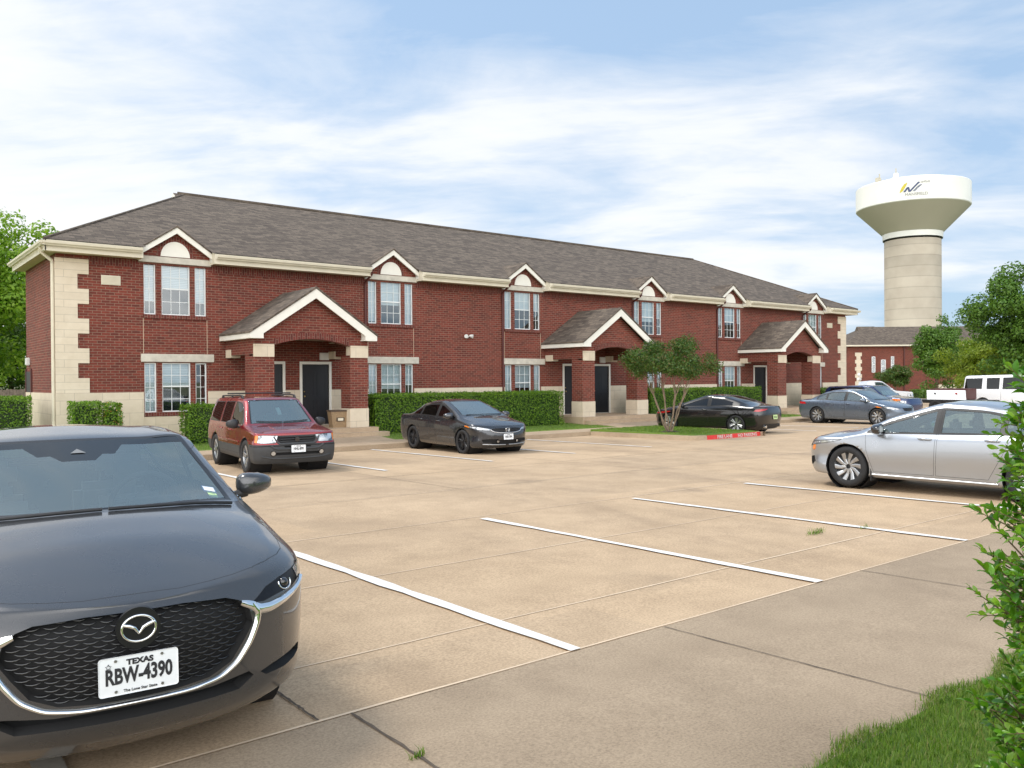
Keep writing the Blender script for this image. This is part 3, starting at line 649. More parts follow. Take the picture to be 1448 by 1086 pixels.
    mb=MB(); mb.bevbox(b1-.62,b1-.28,FY-.06,FY-.0+.02,2.45,2.7,.01); BP(mb,'wall_lamp','white_plastic',po)
# wall fittings
for x in (6.0,45.0):
    mb=MB(); mb.box(x,x+.53,FY-.03,FY+.01,4.62,4.90)
    for k in range(6): mb.box(x+.03,x+.5,FY-.045,FY-.03,4.645+k*.042,4.665+k*.042)
    BP(mb,'wall_vent','cream_trim')
mb=MB(); mb.lathe([(0,-.05),(.06,-.05),(.06,0)],14,0,'y',(19.22,FY,3.42))
for s in (-1,1):
    p=Vector((19.22,FY-.05,3.42)); q=p+Vector((s*.10,-.07,.03)); mb.tube([p,q],.016,6); d=Vector((s*.6,-.75,-.2)).normalized(); mb.tube([q-d*.05,q,q+d*.08,q+d*.1],[.03,.055,.075,.078],12)
BP(mb,'floodlight','white_plastic')
# storage basket on the first porch
K=empty('storage_basket',(12.72,25.15,.2),'brown woven storage basket with a pale tag on the first porch','basket',rz=R(-8))
mb=MB()
def taper(mb,w0,d0,w1,d1,z0,z1,m=0):
    vs=[(sx*w,sy*d,z) for w,d,z in ((w0/2,d0/2,z0),(w1/2,d1/2,z1)) for sx,sy in ((-1,-1),(1,-1),(1,1),(-1,1))]; mb.add(vs,[(3,2,1,0),(4,5,6,7)]+[(i,(i+1)%4,4+(i+1)%4,4+i) for i in range(4)],m)
taper(mb,.50,.36,.62,.42,0,.52); mb.build('basket_body','wicker',K,off=(0,0,0))
mb=MB(); taper(mb,.67,.46,.66,.45,.52,.57); mb.build('lid','wicker_dark',K,off=(0,0,0))
mb=MB(); mb.bevbox(-.14,.14,-.215,-.19,.2,.33,.01); mb.build('handle_plate','wicker_dark',K,off=(0,0,0)); mb=MB(); mb.bevbox(-.09,.09,-.225,-.21,.225,.31,.005); mb.build('name_tag','cream_trim',K,off=(0,0,0))
# ================================================================ second and third buildings
def far_building(loc,rz_,label,L,D,ze,zr,quoins,wins,base):
    b=empty('brick_building',loc,label,'building','brick buildings beyond the lot',rz=rz_); O=(0,0,0)
    mb=MB(); mb.box(0,L,0,D,0,ze,0,'tb'); mb.build('wall','brick',b,off=O)
    mb=MB()
    for x0,x1 in base: mb.box(x0,x1,-.05,.01,0,1.45,0,'k')
    mb.build('stone_base','limestone',b,off=O)
    for qx in quoins:
        mb=MB()
        for k in range(9): w=.42 if k%2==0 else .25; mb.box(qx-w,qx+w,-.08,.02,1.45+k*.45 if base else k*.6,1.45+k*.45+.45,0,'k')
        mb.box(qx-.42,qx+.42,-.08,.02,0,1.45,0,'k'); mb.build('quoin','quoin_stone',b,off=O)
    for x0,x1,z0,z1 in wins:
        mb=MB()
        for q in ((x0,x1,z0,z0+.07),(x0,x1,z1-.07,z1),(x0,x0+.07,z0,z1),(x1-.07,x1,z0,z1),(x0,x1,(z0+z1)/2-.04,(z0+z1)/2+.04)): mb.box(q[0],q[1],-.08,-.03,q[2],q[3])
        w=mb.build('window','window_white',b,off=O); mb=MB(); mb.box(x0+.05,x1-.05,-.05,-.02,z0,z1,0,'k'); mb.build('pane','window_glass',w,off=O); mb=MB(); mb.box(x0+.05,x1-.05,-.018,0.0,z0,z1,0,'k'); mb.build('blind','dark_room',w,off=O)  # dark sheet behind the pane, painted as the unlit room
    o=.55; h=zr-ze; r0,r1=D*.42,L-D*.42; ym=D/2; z=ze+.05
    mb=MB(); A=[(-o,-o,z),(L+o,-o,z),(L+o,D+o,z),(-o,D+o,z),(r0,ym,zr),(r1,ym,zr)]
    mb.add(A,[(0,1,5,4),(1,2,5),(2,3,4,5),(3,0,4)]); rr=mb.build('roof','shingle',b,off=O)
    mb=MB(); mb.box(-o,L+o,-o-.08,-o+.02,z-.14,z+.04); mb.box(-o,-o+.1,-o+.02,D+o,z-.14,z+.04); mb.box(-o,L+o,-o+.02,0,z-.12,z-.08); mb.build('gutter','cream_trim',b,off=O)
    mb=MB(); mb.add([(r0-1.,ym-.9,zr-.75),(r0-1.,ym+.9,zr-.75),(r0-1.,ym,zr+.05),(r0+1.4,ym,zr+.05)],[(0,2,1),(0,3,2),(1,2,3)],0); mb.build('roof_gablet','shingle',rr,off=O)
    return b
_ra=math.atan2(-.6225,.7826)
B2=far_building((98.3,56.2,-.72),_ra,'distant red brick building with hip roof behind the trees and water tower',24,10,6.35,9.0,(1.35,),((3.0,3.45,3.0,5.0),(4.15,4.75,3.0,4.6),(5.4,5.8,3.0,5.0)),((1.0,5.),(11,17)))
mb=MB(); mb.box(7.0,7.1,-.14,-.04,0,6.2); mb.build('downspout','downspout_red',B2,off=(0,0,0))
far_building((133.5,60.2,-.72),_ra,'second distant building, only its brown roof above the green trees',16,10,7.2,10.4,(),(),())
# low wall with sloping coping, sign post and lamp in front of it
S=empty('stair_wall',(84.3,45.8,-.72),'low brown stair wall with pale sloping coping near the distant building','wall',rz=_ra)
mb=MB(); mb.prism([(0,0),(1.6,0),(1.6,.5),(.3,1.35),(0,1.35)],'y',0,.35); mb.build('wall','fence_wood',S,off=(0,0,0)); mb=MB(); mb.prism([(-.05,1.36),(.32,1.36),(1.75,.45),(1.75,.62),(.36,1.52),(-.05,1.52)],'y',-.08,.42); mb.build('coping','limestone',S,off=(0,0,0))
S=empty('lamp_post',(83.6,46.5,-.72),'short white lamp post with a cross arm by the stair wall','lamp post'); mb=MB(); q=S.location; mb.tube([q,q+Vector((0,0,2.6))],.06,8); mb.build('post','white_plastic',S)
mb=MB(); mb.bevbox(q.x-.22,q.x+.22,q.y-.16,q.y+.16,q.z+2.1,q.z+2.35,.03); mb.lathe([(0,0),(.16,.02),(.18,.2),(.1,.34),(0,.4)],12,0,'z',(q.x,q.y,q.z+2.5)); mb.build('lantern','white_plastic',S)
S=empty('sign_post',(76.,43.9,-.72),'thin green and white sign post beside the pale quoin','sign post'); mb=MB(); q=S.location; mb.tube([q,q+Vector((0,0,2.4))],.05,8); mb.build('post','white_plastic',S); mb=MB(); mb.box(q.x-.14,q.x+.14,q.y-.08,q.y-.06,q.z+1.1,q.z+2.1); MATS.get('sign_green') or plain('sign_green',(.02,.2,.06),.5); mb.build('sign_panel','sign_green',S)
# ================================================================ water tower
TX,TY=189.3,92.4; TB=-2.
T=empty('water_tower',(TX,TY,TB),'tall white and tan water tower with a wide tank on a ribbed concrete column','water tower')
t=NT('tower_concrete'); v=t.vec(); sp=t.n('SeparateXYZ'); t.l(v,sp.inputs[0])
fr=t.n('Math',operation='FRACT'); dv=t.n('Math',operation='MULTIPLY'); dv.inputs[1].default_value=1/2.35; t.l(sp.outputs[2],dv.inputs[0]); t.l(dv.outputs[0],fr.inputs[0])
j=t.ramp(fr.outputs[0],[(0,.7),(.05,1.),(.93,1.),(1.,.7)]); fl=t.n('Math',operation='FLOOR'); t.l(dv.outputs[0],fl.inputs[0]); wn=t.n('TexWhiteNoise',noise_dimensions='1D'); t.l(fl.outputs[0],wn.inputs['W'])
n=t.noise(v,.25,5); c=t.mix(t.ramp(n,[(.35,0.),(.65,1.)]),(.52,.45,.36),(.60,.53,.43)); c=t.mix(.22,c,wn.outputs['Value'],'MULTIPLY'); c=t.mix(.8,c,j,'MULTIPLY'); t.bsdf(c,.9)
plain('tower_white',(.82,.81,.75),.5,.05,.15); plain('tower_tan',(.50,.46,.36),.6,.04,.1)
RC=5.87; RT=11.7
mb=MB(); mb.lathe([(RC,0),(RC,34.3)],64,0,'z',(TX,TY,TB)); mb.build('column','tower_concrete',T)
mb=MB(); mb.lathe([(RC,34.5),(RC+.3,34.52),(RC+.3,34.68)],64,1,'z',(TX,TY,TB)); mb.lathe([(RC+.32,34.68),(RC+.42,35.9)],64,0,'z',(TX,TY,TB)); mb.build('collar',['tower_white','black_metal'],T)
mb=MB(); mb.lathe([(RC+.45,35.9),(RT,41.4)],64,1,'z',(TX,TY,TB)); mb.lathe([(RT,41.4),(RT+.12,41.55),(RT+.12,46.3),(RT,46.45)],64,0,'z',(TX,TY,TB)); mb.lathe([(RT,46.45),(8.5,47.3),(4.5,47.95),(0,48.2)],64,0,'z',(TX,TY,TB)); tank=mb.build('tank',['tower_white','tower_tan'],T,sharp=25)
for a in (math.atan2(-TY,-TX),):
    mb=MB(); plain('logo_yellow',(.6,.5,.05),.5); plain('logo_navy',(.05,.07,.16),.5); plain('logo_grey',(.42,.40,.36),.6)
    def onT(u,z,r=RT+.17): b=a+.0+u/RT; return (TX+r*math.cos(b),TY+r*math.sin(b),TB+z)
    def stroke(pts,w,m):
        for (u0,z0),(u1,z1) in zip(pts,pts[1:]):
            d=Vector((u1-u0,z1-z0)).normalized(); s=Vector((-d.y,d.x))*w/2
            mb.add([onT(u0+s.x,z0+s.y),onT(u1+s.x,z1+s.y),onT(u1-s.x,z1-s.y),onT(u0-s.x,z0-s.y)],[(0,1,2,3)],m)
    UC=-.1
    mb.add([onT(UC-2.35,43.1),onT(UC-1.75,43.4),onT(UC-.95,44.7),onT(UC-.85,45.2),onT(UC-1.45,44.9),onT(UC-2.0,44.1)],[(0,1,2,3,4,5)],0)
    for o_ in (0,.13,.26): stroke([(UC-1.55+o_,43.2),(UC-.8+o_,44.2),(UC-.55+o_,43.15),(UC+.6+o_,44.4),(UC+1.3+o_,45.15-o_*.3)],.13,1)
    for o_ in (0,.25): stroke([(UC+.25+o_,43.2),(UC+1.0+o_,44.0),(UC+1.7+o_,44.55)],.12,1)
    for txt,size,u,z,m,sx in (('MANSFIELD',.85,.9,42.6,2,1.02),('sanfault',.75,2.6,45.15,2,.8)):
        vs,fs=text_mesh(txt,size,.001,.0,sx)
        mb.add([onT(UC+u+x,z+y) for x,y,_ in vs],fs,m)
    mb.build('emblem',['logo_yellow','logo_navy','logo_grey'],tank)
mb=MB(); mb.lathe([(.0,49.6),(.5,49.5),(.6,48.6),(1.1,48.3),(1.3,48.)],14,0,'z',(TX-3.4,TY+2.,TB)); mb.tube([(TX-3.4,TY+2,TB+49.4),(TX-3.4,TY+2,TB+50.6)],.12,6,1); mb.bevbox(TX-7,TX-6,TY+4,TY+5,TB+47.6,TB+48.5,.1,1); mb.tube([(TX-6.3,TY+4.3,TB+48),(TX-6.3,TY+4.3,TB+49.4)],.14,6,1); mb.build('roof_hatch',['tower_white','tower_tan'],tank)
# ================================================================ planting
def hedge(name,label,x0,x1,y0,y1,z0,z1,leaf='leaf_hedge',dens=900,ls=.055,cat='hedge',group=None,flowers=0,rough=.06):
    r=empty(name,((x0+x1)/2,(y0+y1)/2,z0),label,cat,group); mb=MB(); m=.1
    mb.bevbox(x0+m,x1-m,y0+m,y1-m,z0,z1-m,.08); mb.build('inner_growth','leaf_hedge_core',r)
    A=[((x1-x0)*(z1-z0),0),((x1-x0)*(z1-z0),1),((y1-y0)*(z1-z0),2),((y1-y0)*(z1-z0),3),((x1-x0)*(y1-y0),4)]
    P=[];N=[]
    for ar,k in A:
        n=int(ar*dens); u=NR.random(n); v=NR.random(n); X=x0+(x1-x0)*u; Y=y0+(y1-y0)*u; Z=z0+.02+(z1-z0)*(v**.9); o=NR.normal(0,.5,n)*rough-.035
        bump=.05*np.sin(X*5.1+k)+.04*np.sin(Y*7.3+Z*6)
        o=o+bump*.6
        if k==0: P.append(np.stack([X,y0-o,Z],1)); N.append(np.tile([0,-1,.35],(n,1)))
        elif k==1: P.append(np.stack([X,y1+o,Z],1)); N.append(np.tile([0,1,.35],(n,1)))
        elif k==2: P.append(np.stack([x0-o,Y,Z],1)); N.append(np.tile([-1,0,.35],(n,1)))
        elif k==3: P.append(np.stack([x1+o,Y,Z],1)); N.append(np.tile([1,0,.35],(n,1)))
        else: P.append(np.stack([X,y0+(y1-y0)*v,z1+o],1)); N.append(np.tile([0,0,1.],(n,1)))
    P=np.concatenate(P); N=np.concatenate(N); V,F=leaf_quads(P,N,ls,aspect=.6,jit=.55); mi=np.zeros(len(F),int)
    if flowers: mi[NR.random(len(F))<flowers]=1
    np_mesh('foliage',V,F,[leaf,'blossom'],r,mi); return r
G='clipped hedges along the building'
hedge('hedge','long clipped green hedge behind the dark grey sedan',13.85,22.3,24.75,26.1,-.12,1.24,group=G,dens=1000)
hedge('hedge','clipped green hedge behind the crape myrtle and black coupe',27.4,35.5,24.8,26.1,-.12,1.26,group=G,dens=800)
hedge('hedge','short hedge stub behind the red car and left of the first porch',7.75,8.95,24.7,25.5,-.1,1.04,group=G,dens=1000)
hedge('hedge','short square hedge at the left front corner of the building',4.78,5.48,24.7,25.5,-.1,1.2,group=G,dens=1000)
hedge('shrub','rounded shrub with orange blossoms beside the left corner hedge',5.52,5.98,24.6,25.4,-.1,1.14,group=G,dens=1100,flowers=.03,cat='shrub')
hedge('hedge','clipped hedge at the left picture edge beside the side wall',1.6,4.12,26.6,29.5,-.1,1.33,group=G,dens=800)
hedge('hedge','low hedge by the right end quoins behind the blue grey sedan',41.0,46.0,24.9,26.1,-.12,1.13,group=G,dens=500)
hedge('hedge','far low hedge below the small round tree',81.6,84.4,38.6,40.2,-.7,.45,'leaf_mid',200,.12,group=G)
# crape myrtle on the island
r=empty('crape_myrtle',(21.75,18.85,-.07),'multi stemmed small crape myrtle tree on the grass island','tree'); L=Vector(r.location)
C,RR=[],[]
for i in range(46):
    a=NR.uniform(0,2*np.pi); q=NR.random()**.5*1.45; zz_=1.85+NR.random()*1.15*(1-(q/1.9)**2)+.05
    C.append(np.array([L.x+q*math.cos(a),L.y+q*math.sin(a),zz_])); RR.append(NR.uniform(.25,.5))
mb=MB()
for k in range(8):
    a=k*math.pi/4+.3; e=L+Vector((.55*math.cos(a),.55*math.sin(a),1.25+rnd.uniform(-.1,.25))); p=limb(mb,L+Vector((.07*math.cos(a),.07*math.sin(a),0)),e,.026,.018,4,.03,sides=7)
    for q in range(4):
        c=C[(k*5+q*3)%len(C)]; c=Vector(C[min(range(len(C)),key=lambda i:(Vector(C[i])-e-Vector((.4*math.cos(a+q-1.5),.4*math.sin(a+q-1.5),.5+.2*q))).length)]); limb(mb,e,c,.014,.005,3,.06,sides=5)
mb.build('trunk','bark_pale',r)
P,N=clump_points(C,RR,24000,.8,.2); V,F=leaf_quads(P,N,.07,aspect=.55,jit=.8); np_mesh('crown',V,F,'leaf_myrtle',r)
mb=MB(); mb.lathe([(.34,.0),(.25,.03),(0,.04)],16,0,'z',L); mb.build('mulch_ring','soil',r)
tree('maple_tree','tall bright green tree behind the left end of the building',(4.7,49,-.35),11.6,(5.9,3.8,3.8,5.7),.22,'leaf_bright',38000,.22,90,1.15)
tree('maple_tree','lower green tree at the left picture edge behind the fence',(7.6,56,-.35),8,(4.0,4.2,4.,4.2),.2,'leaf_mid',18000,.24,60,1.2)
tree('maple_tree','dense green tree in front of the distant brick building',(71.3,32.8,-.6),7.4,(4.3,1.9,1.9,2.5),.16,'leaf_mid',17000,.2,80,.75)
tree('maple_tree','tall leafy tree rising at the right picture edge',(53.3,19.2,-.45),9,(5.2,2.7,2.7,3.5),.2,'leaf_mid',32000,.19,90,.9)
tree('maple_tree','yellow green tree leaning in front of the right edge tree',(63.5,26.0,-.5),5,(3.3,2.3,2.3,1.9),.12,'leaf_yellowish',15000,.17,60,.7)
tree('maple_tree','green tree between the dense tree and the yellow green one',(88,36.2,-.7),7.5,(5.0,3.0,3.0,2.7),.16,'leaf_mid',10000,.24,40,.8)
tree('maple_tree','half hidden tree below the third roof behind the white van',(66,23.2,-.5),6,(4.2,2.6,2.6,2.2),.14,'leaf_mid',10000,.2,40,.7)
tree('small_tree','small round dark green tree before the distant brick wall',(83.2,42.4,-.7),3.9,(2.6,1.45,1.45,.95),.1,'leaf_myrtle',9000,.17,60,.55,trunk_h=1)
# fence on the left
f=empty('wooden_fence',(-8,46,-.3),'weathered wooden board fence behind the left hedge','fence')
mb=MB(); x=-26.
while x<7.5: mb.box(x,x+.135,46,46.02,-.3,1.42+rnd.uniform(-.015,.015)); x+=.145
mb.build('boards','fence_wood',f); mb=MB(); mb.box(-26,7.5,46.02,46.07,-.02,.08); mb.box(-26,7.5,46.02,46.07,1.0,1.1); mb.build('rail','fence_wood',f)
# ================================================================ foreground shrub (right edge)
def near_shrub():
    loc=(3.0,.655,.0); r=empty('privet_shrub',loc,'bright green leafy shrub close by at the right picture edge','shrub'); L=Vector(loc)
    stems=[]; mb=MB(); tips=[]
    for i in range(42):
        a=NR.uniform(0,2*np.pi); rr=NR.random()**.6*.42; h=.35+NR.random()**.8*1.25
        q=L+Vector((rr*math.cos(a),rr*math.sin(a),h)); b=L+Vector((.08*math.cos(a),.08*math.sin(a),.0))
        limb(mb,b,q,.008,.003,4,.05,sides=5); tips.append((q,a))
    for i in range(2100):   # shoots pointing outwards
        a=NR.uniform(0,2*np.pi); h=NR.uniform(.02,1.74); rad=(.36+.10*min(1,h/.5))*(1-.30*(h/1.75)**6)*(1+.10*math.sin(3*a+h*6)+.09*math.sin(h*11+a)); k=NR.uniform(.72,1.0)
        b=L+Vector((rad*k*math.cos(a),rad*k*math.sin(a),h)); el=NR.uniform(-.1,.9); a2=a+NR.uniform(-.6,.6)
        d=Vector((math.cos(a2)*math.cos(el),math.sin(a2)*math.cos(el),math.sin(el))); ln=NR.uniform(.05,.13)
        stems.append((b,d,ln)); mb.tube([b-d*.12,b,b+d*ln],[.003,.0026,.0012],4)
    mb.build('twigs','twig',r)
    bm=bmesh.new(); bmesh.ops.create_icosphere(bm,subdivisions=4,radius=1)
    for v in bm.verts: c=v.co.copy(); k=1+.12*math.sin(c.x*7+c.z*5)+.1*math.sin(c.y*9-c.z*4); v.co=L+Vector((c.x*.33*k,c.y*.33*k,.82+c.z*.8))
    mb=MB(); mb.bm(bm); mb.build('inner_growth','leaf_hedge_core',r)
    V=[];F=[]
    def leaf(p,d,n,ln,w):
        s=d.cross(n).normalized(); n=s.cross(d).normalized(); o=len(V)
        prof=((0,.06),(.22,.62),(.5,1.),(.76,.78),(.93,.34),(1.,.03))
        for u,ww in prof:
            c=p+d*ln*u+n*(ln*(.10*math.sin(u*2.6)-.16*u*u)); V.append(c+s*w*ww*.5+n*w*.16*ww); V.append(c-n*.0); V.append(c-s*w*ww*.5+n*w*.16*ww)
        for i in range(len(prof)-1):
            a=o+3*i; F.append((a,a+1,a+4,a+3)); F.append((a+1,a+2,a+5,a+4))
    for b,d,ln in stems:
        m=int(5+ln*50); up=Vector((0,0,1)); s=d.cross(up).normalized()
        for i in range(m):
            u=(i+.5)/m; ang=i*2.4+NR.uniform(-.4,.4); q=d.orthogonal().normalized(); q2=d.cross(q); out=(q*math.cos(ang)+q2*math.sin(ang))
            ld=(out*(1-.75*u**2)+d*(.35+1.1*u**2)+Vector((0,0,.15))).normalized(); nn=(d+Vector((0,0,.6))+Vector(NR.normal(0,.25,3))).normalized()
            ls=NR.uniform(.024,.058)*(1.05-.3*u); leaf(b+d*ln*u,ld,nn,ls,ls*.48)
    # inner mass
    for i in range(15000):
        a=NR.uniform(0,2*np.pi); h=NR.uniform(0,1.68); rad=.43*NR.random()**.3*(1-.25*(h/1.8)**3); p=L+Vector((rad*math.cos(a),rad*math.sin(a),h))
        d=Vector((math.cos(a),math.sin(a),NR.uniform(-.3,.9))).normalized(); leaf(p,(d+Vector(NR.normal(0,.4,3))).normalized(),Vector((NR.normal(0,.5),NR.normal(0,.5),1)).normalized(),NR.uniform(.03,.05),.021)
    np_mesh('foliage',np.array([tuple(v) for v in V]),F,'leaf_shrub',r,smooth=True)
near_shrub()
# ================================================================ cars
from mathutils.bvhtree import BVHTree
def mk_paintwork(name,c,metal=.35,rough=.32,coat=1.):
    t=NT(name); v=t.vec(); n=t.noise(v,900,2,.6); n2=t.noise(v,3,4)
    c2=t.mix(t.ramp(n,[(.35,0.),(.65,1.)]),tuple(x*.82 for x in c),tuple(min(1,x*1.15+.004) for x in c))
    r=t.ramp(n2,[(.3,rough*.9),(.7,rough*1.15)])
    t.bsdf(c2,r,Metallic=metal,Coat_Weight=coat,Coat_Roughness=.025,Coat_IOR=1.5); return t.m
plain('trim_black',(.012,.012,.013),.38,.1,9); plain('seam',(.006,.006,.007),.7); plain('tyre',(.018,.018,.019),.82,.2,14); plain('black_plastic',(.018,.018,.02),.5,.15,9); plain('gloss_black',(.008,.008,.01),.08,.1,5,Coat_Weight=1.)
plain('chrome',(.82,.83,.84),.07,.03,3,Metallic=1.); plain('alloy',(.44,.45,.46),.3,.06,4,Metallic=.9); plain('alloy_dark',(.035,.036,.04),.3,.1,4,Metallic=.6); plain('disc_metal',(.22,.21,.2),.4,.1,8,Metallic=.9)
plain('rim_barrel',(.03,.03,.032),.5); plain('amber_lens',(.85,.22,.015),.15,.15,30,Coat_Weight=1.,Emission_Color=(.8,.25,.02),Emission_Strength=0.); plain('red_lens',(.42,.01,.012),.12,.25,30,Coat_Weight=1.)
t=NT('lamp_silver'); v=t.vec(); n=t.noise(v,9,3,.5); w=t.n('TexWave',wave_type='BANDS',bands_direction='Y',i_Scale=14.,i_Distortion=2.); t.l(v,w.inputs[0])
c=t.mix(t.ramp(n,[(.38,0.),(.5,1.)]),(.16,.17,.18),(.66,.68,.70)); c=t.mix(.45,c,t.ramp(w.outputs[1],[(.2,(.35,.35,.35)),(.6,(1,1,1))]),'MULTIPLY'); t.bsdf(c,.16,Metallic=.7,Coat_Weight=1.)
plain('lamp_dark',(.008,.008,.01),.3,.3,14,Specular_IOR_Level=.25); plain('plate_white',(.74,.76,.78),.35,.04,20); plain('plate_ink',(.012,.012,.016),.5); plain('plate_green',(.52,.68,.30),.4,.2,30); plain('sticker_blue',(.05,.2,.5),.4); plain('paper',(.75,.85,.84),.6,.2,60)
plain('cladding_grey',(.040,.042,.045),.55,.12,9); plain('interior_dark',(.035,.035,.038),.8); plain('interior_grey',(.2,.205,.21),.8,.1,7)
mk_glass('frit_glass',(0,0,0),.03,opac=1.,body=(.012,.013,.015)); mk_glass('clear_lens',(.95,.97,1.),.05)
mk_glass('auto_glass',(.50,.62,.62),.15,opac=.16,body=(.28,.39,.39)); mk_glass('screen_glass',(.36,.47,.48),.2,opac=.22,body=(.20,.29,.30)); mk_glass('tint_glass',(.06,.06,.065),.03,opac=.5,body=(.004,.004,.005)); mk_glass('near_screen',(.70,.82,.83),.13,opac=.15,body=(.32,.45,.46))  # pale teal diffuse in the clearer glass stands in for reflected sky
def rpoly(pts,w=.14):
    """piecewise-linear curve with locally rounded corners"""
    xs=[p[0] for p in pts]; ys=[p[1] for p in pts]
    if len(pts)==1: return lambda x:ys[0]
    s0=(ys[1]-ys[0])/(xs[1]-xs[0]); s1=(ys[-1]-ys[-2])/(xs[-1]-xs[-2])
    xs=[xs[0]-3]+xs+[xs[-1]+3]; ys=[ys[0]-3*s0]+ys+[ys[-1]+3*s1]; o=np.linspace(-.5,.5,13)*w; k=1-np.abs(np.linspace(-1,1,13))*.8; k/=k.sum()
    return lambda x: float(np.dot(np.interp(x+o,xs,ys),k))
def P(v): return rpoly(v) if isinstance(v,list) else (lambda x,v=v:v)
def in_poly(p,poly):
    x,y=p; c=False; j=len(poly)-1
    for i in range(len(poly)):
        a,b=poly[i],poly[j]
        if (a[1]>y)!=(b[1]>y) and x<(b[0]-a[0])*(y-a[1])/(b[1]-a[1])+a[0]: c=not c
        j=i
    return c
SIDE=(Vector((1,0,0)),Vector((0,0,1))); TOP=(Vector((1,0,0)),Vector((0,1,0)))
def DIAG(a): return (Vector((-math.sin(R(a)),math.cos(R(a)),0)),Vector((0,0,1)))
FRONT=DIAG(0)
class Shell:
    """right half of a bodyshell as a lofted grid (y>=0), cut into panels"""
    def __init__(s,S):
        s.S=S; wb=S['wb']; s.xf=wb/2+S['fo']; s.xr=-(wb/2+S['ro']); Lf,Lr=S.get('Lf',.55),S.get('Lr',.4); ef,er=S.get('ef',.72),S.get('er',.6)
        W=S['W']; low=[(P(y),P(z),df,dr,sh) for y,z,df,dr,sh in S['low']]; ry,rz_,pr=rpoly(S['rail_y'],.2),rpoly(S['rail_z'],.16),rpoly(S['prof'],S.get('pw',.16))
        s.low,s.ry,s.rz,s.pr=low,ry,rz_,pr; s.belt=low[-1][1]
        x0f,x0r=s.xf-Lf,s.xr+Lr; ns=S.get('ns',58); nc=S.get('nc',13); D=S.get('dens',1.)
        st=[('r',math.pi/2*(1-i/nc)) for i in range(nc)]+[('s',x0r+(x0f-x0r)*i/ns) for i in range(ns+1)]+[('f',math.pi/2*(i+1)/nc) for i in range(nc)]
        seg=[max(1,round(n*D)) for n in S.get('seg',(1,2,3,4,5,4,7,5,4))]
        rows=[]
        for kind,u in st:
            pts=[];sh=[]
            for i,(yf,zf,df,dr,q) in enumerate(low):
                if kind=='s': x=u; y=yf(u)*W
                elif kind=='f': x=x0f+(s.xf-df-x0f)*math.sin(u)**ef; y=yf(x0f)*W*max(0,math.cos(u))**ef
                else: x=x0r-(x0r-(s.xr+dr))*math.sin(u)**er; y=yf(x0r)*W*max(0,math.cos(u))**er
                if abs(u-math.pi/2)<1e-9 and kind!='s': y=0.
                pts.append(Vector((x,y,zf(x)))); sh.append(q)
            k5=pts[-1]; x=k5.x; xx=min(max(x,x0r),x0f); h=1. if kind=='s' else max(0,math.cos(u))**.55
            yb=low[-1][0](xx)*W; r=min(.97,ry(xx)/yb)
            y6=k5.y*r; zc=k5.z+(pr(x)-k5.z)*h; z6=k5.z+(rz_(x)-k5.z)*h
            pts.append(Vector((x,y6,z6))); sh.append(S.get('rail_sharp',.35))
            c=S.get('crown',.72); pts.append(Vector((x,y6*.55,z6+(zc-z6)*c))); sh.append(0); pts.append(Vector((x,0,zc))); sh.append(0)
            fl=Vector((pts[0].x,0,pts[0].z)); pts=[fl]+pts; sh=[1]+sh
            n=len(pts); out=[]
            for i in range(n-1):
                p0=pts[i-1] if i>0 else pts[i]; p1=pts[i]; p2=pts[i+1]; p3=pts[i+2] if i+2<n else Vector((pts[i].x,-pts[i].y,pts[i].z))
                c=p2-p1; L=c.length+1e-9
                t1=(p2-p0)*.5 if i>0 else c; t2=(p3-p1)*.5
                def lim(t): return t*min(1.,L*1.15/(t.length+1e-9))
                t1=c*sh[i]+lim(t1)*(1-sh[i]); t2=c*sh[i+1]+lim(t2)*(1-sh[i+1])
                for k in range(seg[i]):
                    a=k/seg[i]; a2,a3=a*a,a**3
                    out.append(p1*(2*a3-3*a2+1)+t1*(a3-2*a2+a)+p2*(-2*a3+3*a2)+t2*(a3-a2))
            out.append(pts[-1]); 
            for v in out: v.y=max(0,v.y)
            out[-1].y=0; out[0].y=0
            rows.append(out)
        bm=bmesh.new(); G=[[bm.verts.new(v) for v in r] for r in rows]
        for a,b in zip(G,G[1:]):
            for i in range(len(a)-1): bm.faces.new((a[i],a[i+1],b[i+1],b[i]))
        bmesh.ops.remove_doubles(bm,verts=bm.verts[:],dist=.0006)
        bmesh.ops.dissolve_degenerate(bm,edges=bm.edges[:],dist=.0004)
        bm.normal_update(); s.bm=bm
        c=[f for f in bm.faces if abs(f.calc_center_median().x)<.2 and f.calc_center_median().z>s.belt(0)+.1]
        if sum(f.normal.z+f.normal.y for f in c)<0: bmesh.ops.reverse_faces(bm,faces=bm.faces[:])
        bm.normal_update(); s.part=bm.faces.layers.int.new('part'); s.mat=bm.faces.layers.int.new('mat')
        s.bvh=BVHTree.FromBMesh(bm); s.parts=['body']; s.info={'body':dict(center=True)}; s.moves=[]
    def hit(s,o,d):
        r=s.bvh.ray_cast(Vector(o),Vector(d)); return r[0],r[1]
    def side(s,x,z):
        p,n=s.hit((x,3,z),(0,-1,0)); return (p,n) if p else (Vector((x,s.S['W'],z)),Vector((0,1,0)))
    def proj(s,pr,h,z):
        """2D point of a horizontal projection back onto the skin"""
        A=pr[0]; d=Vector((A.y,-A.x,0)); 
        p,n=s.hit(A*h+Vector((0,0,z))+d*6,-d)
        return p,n
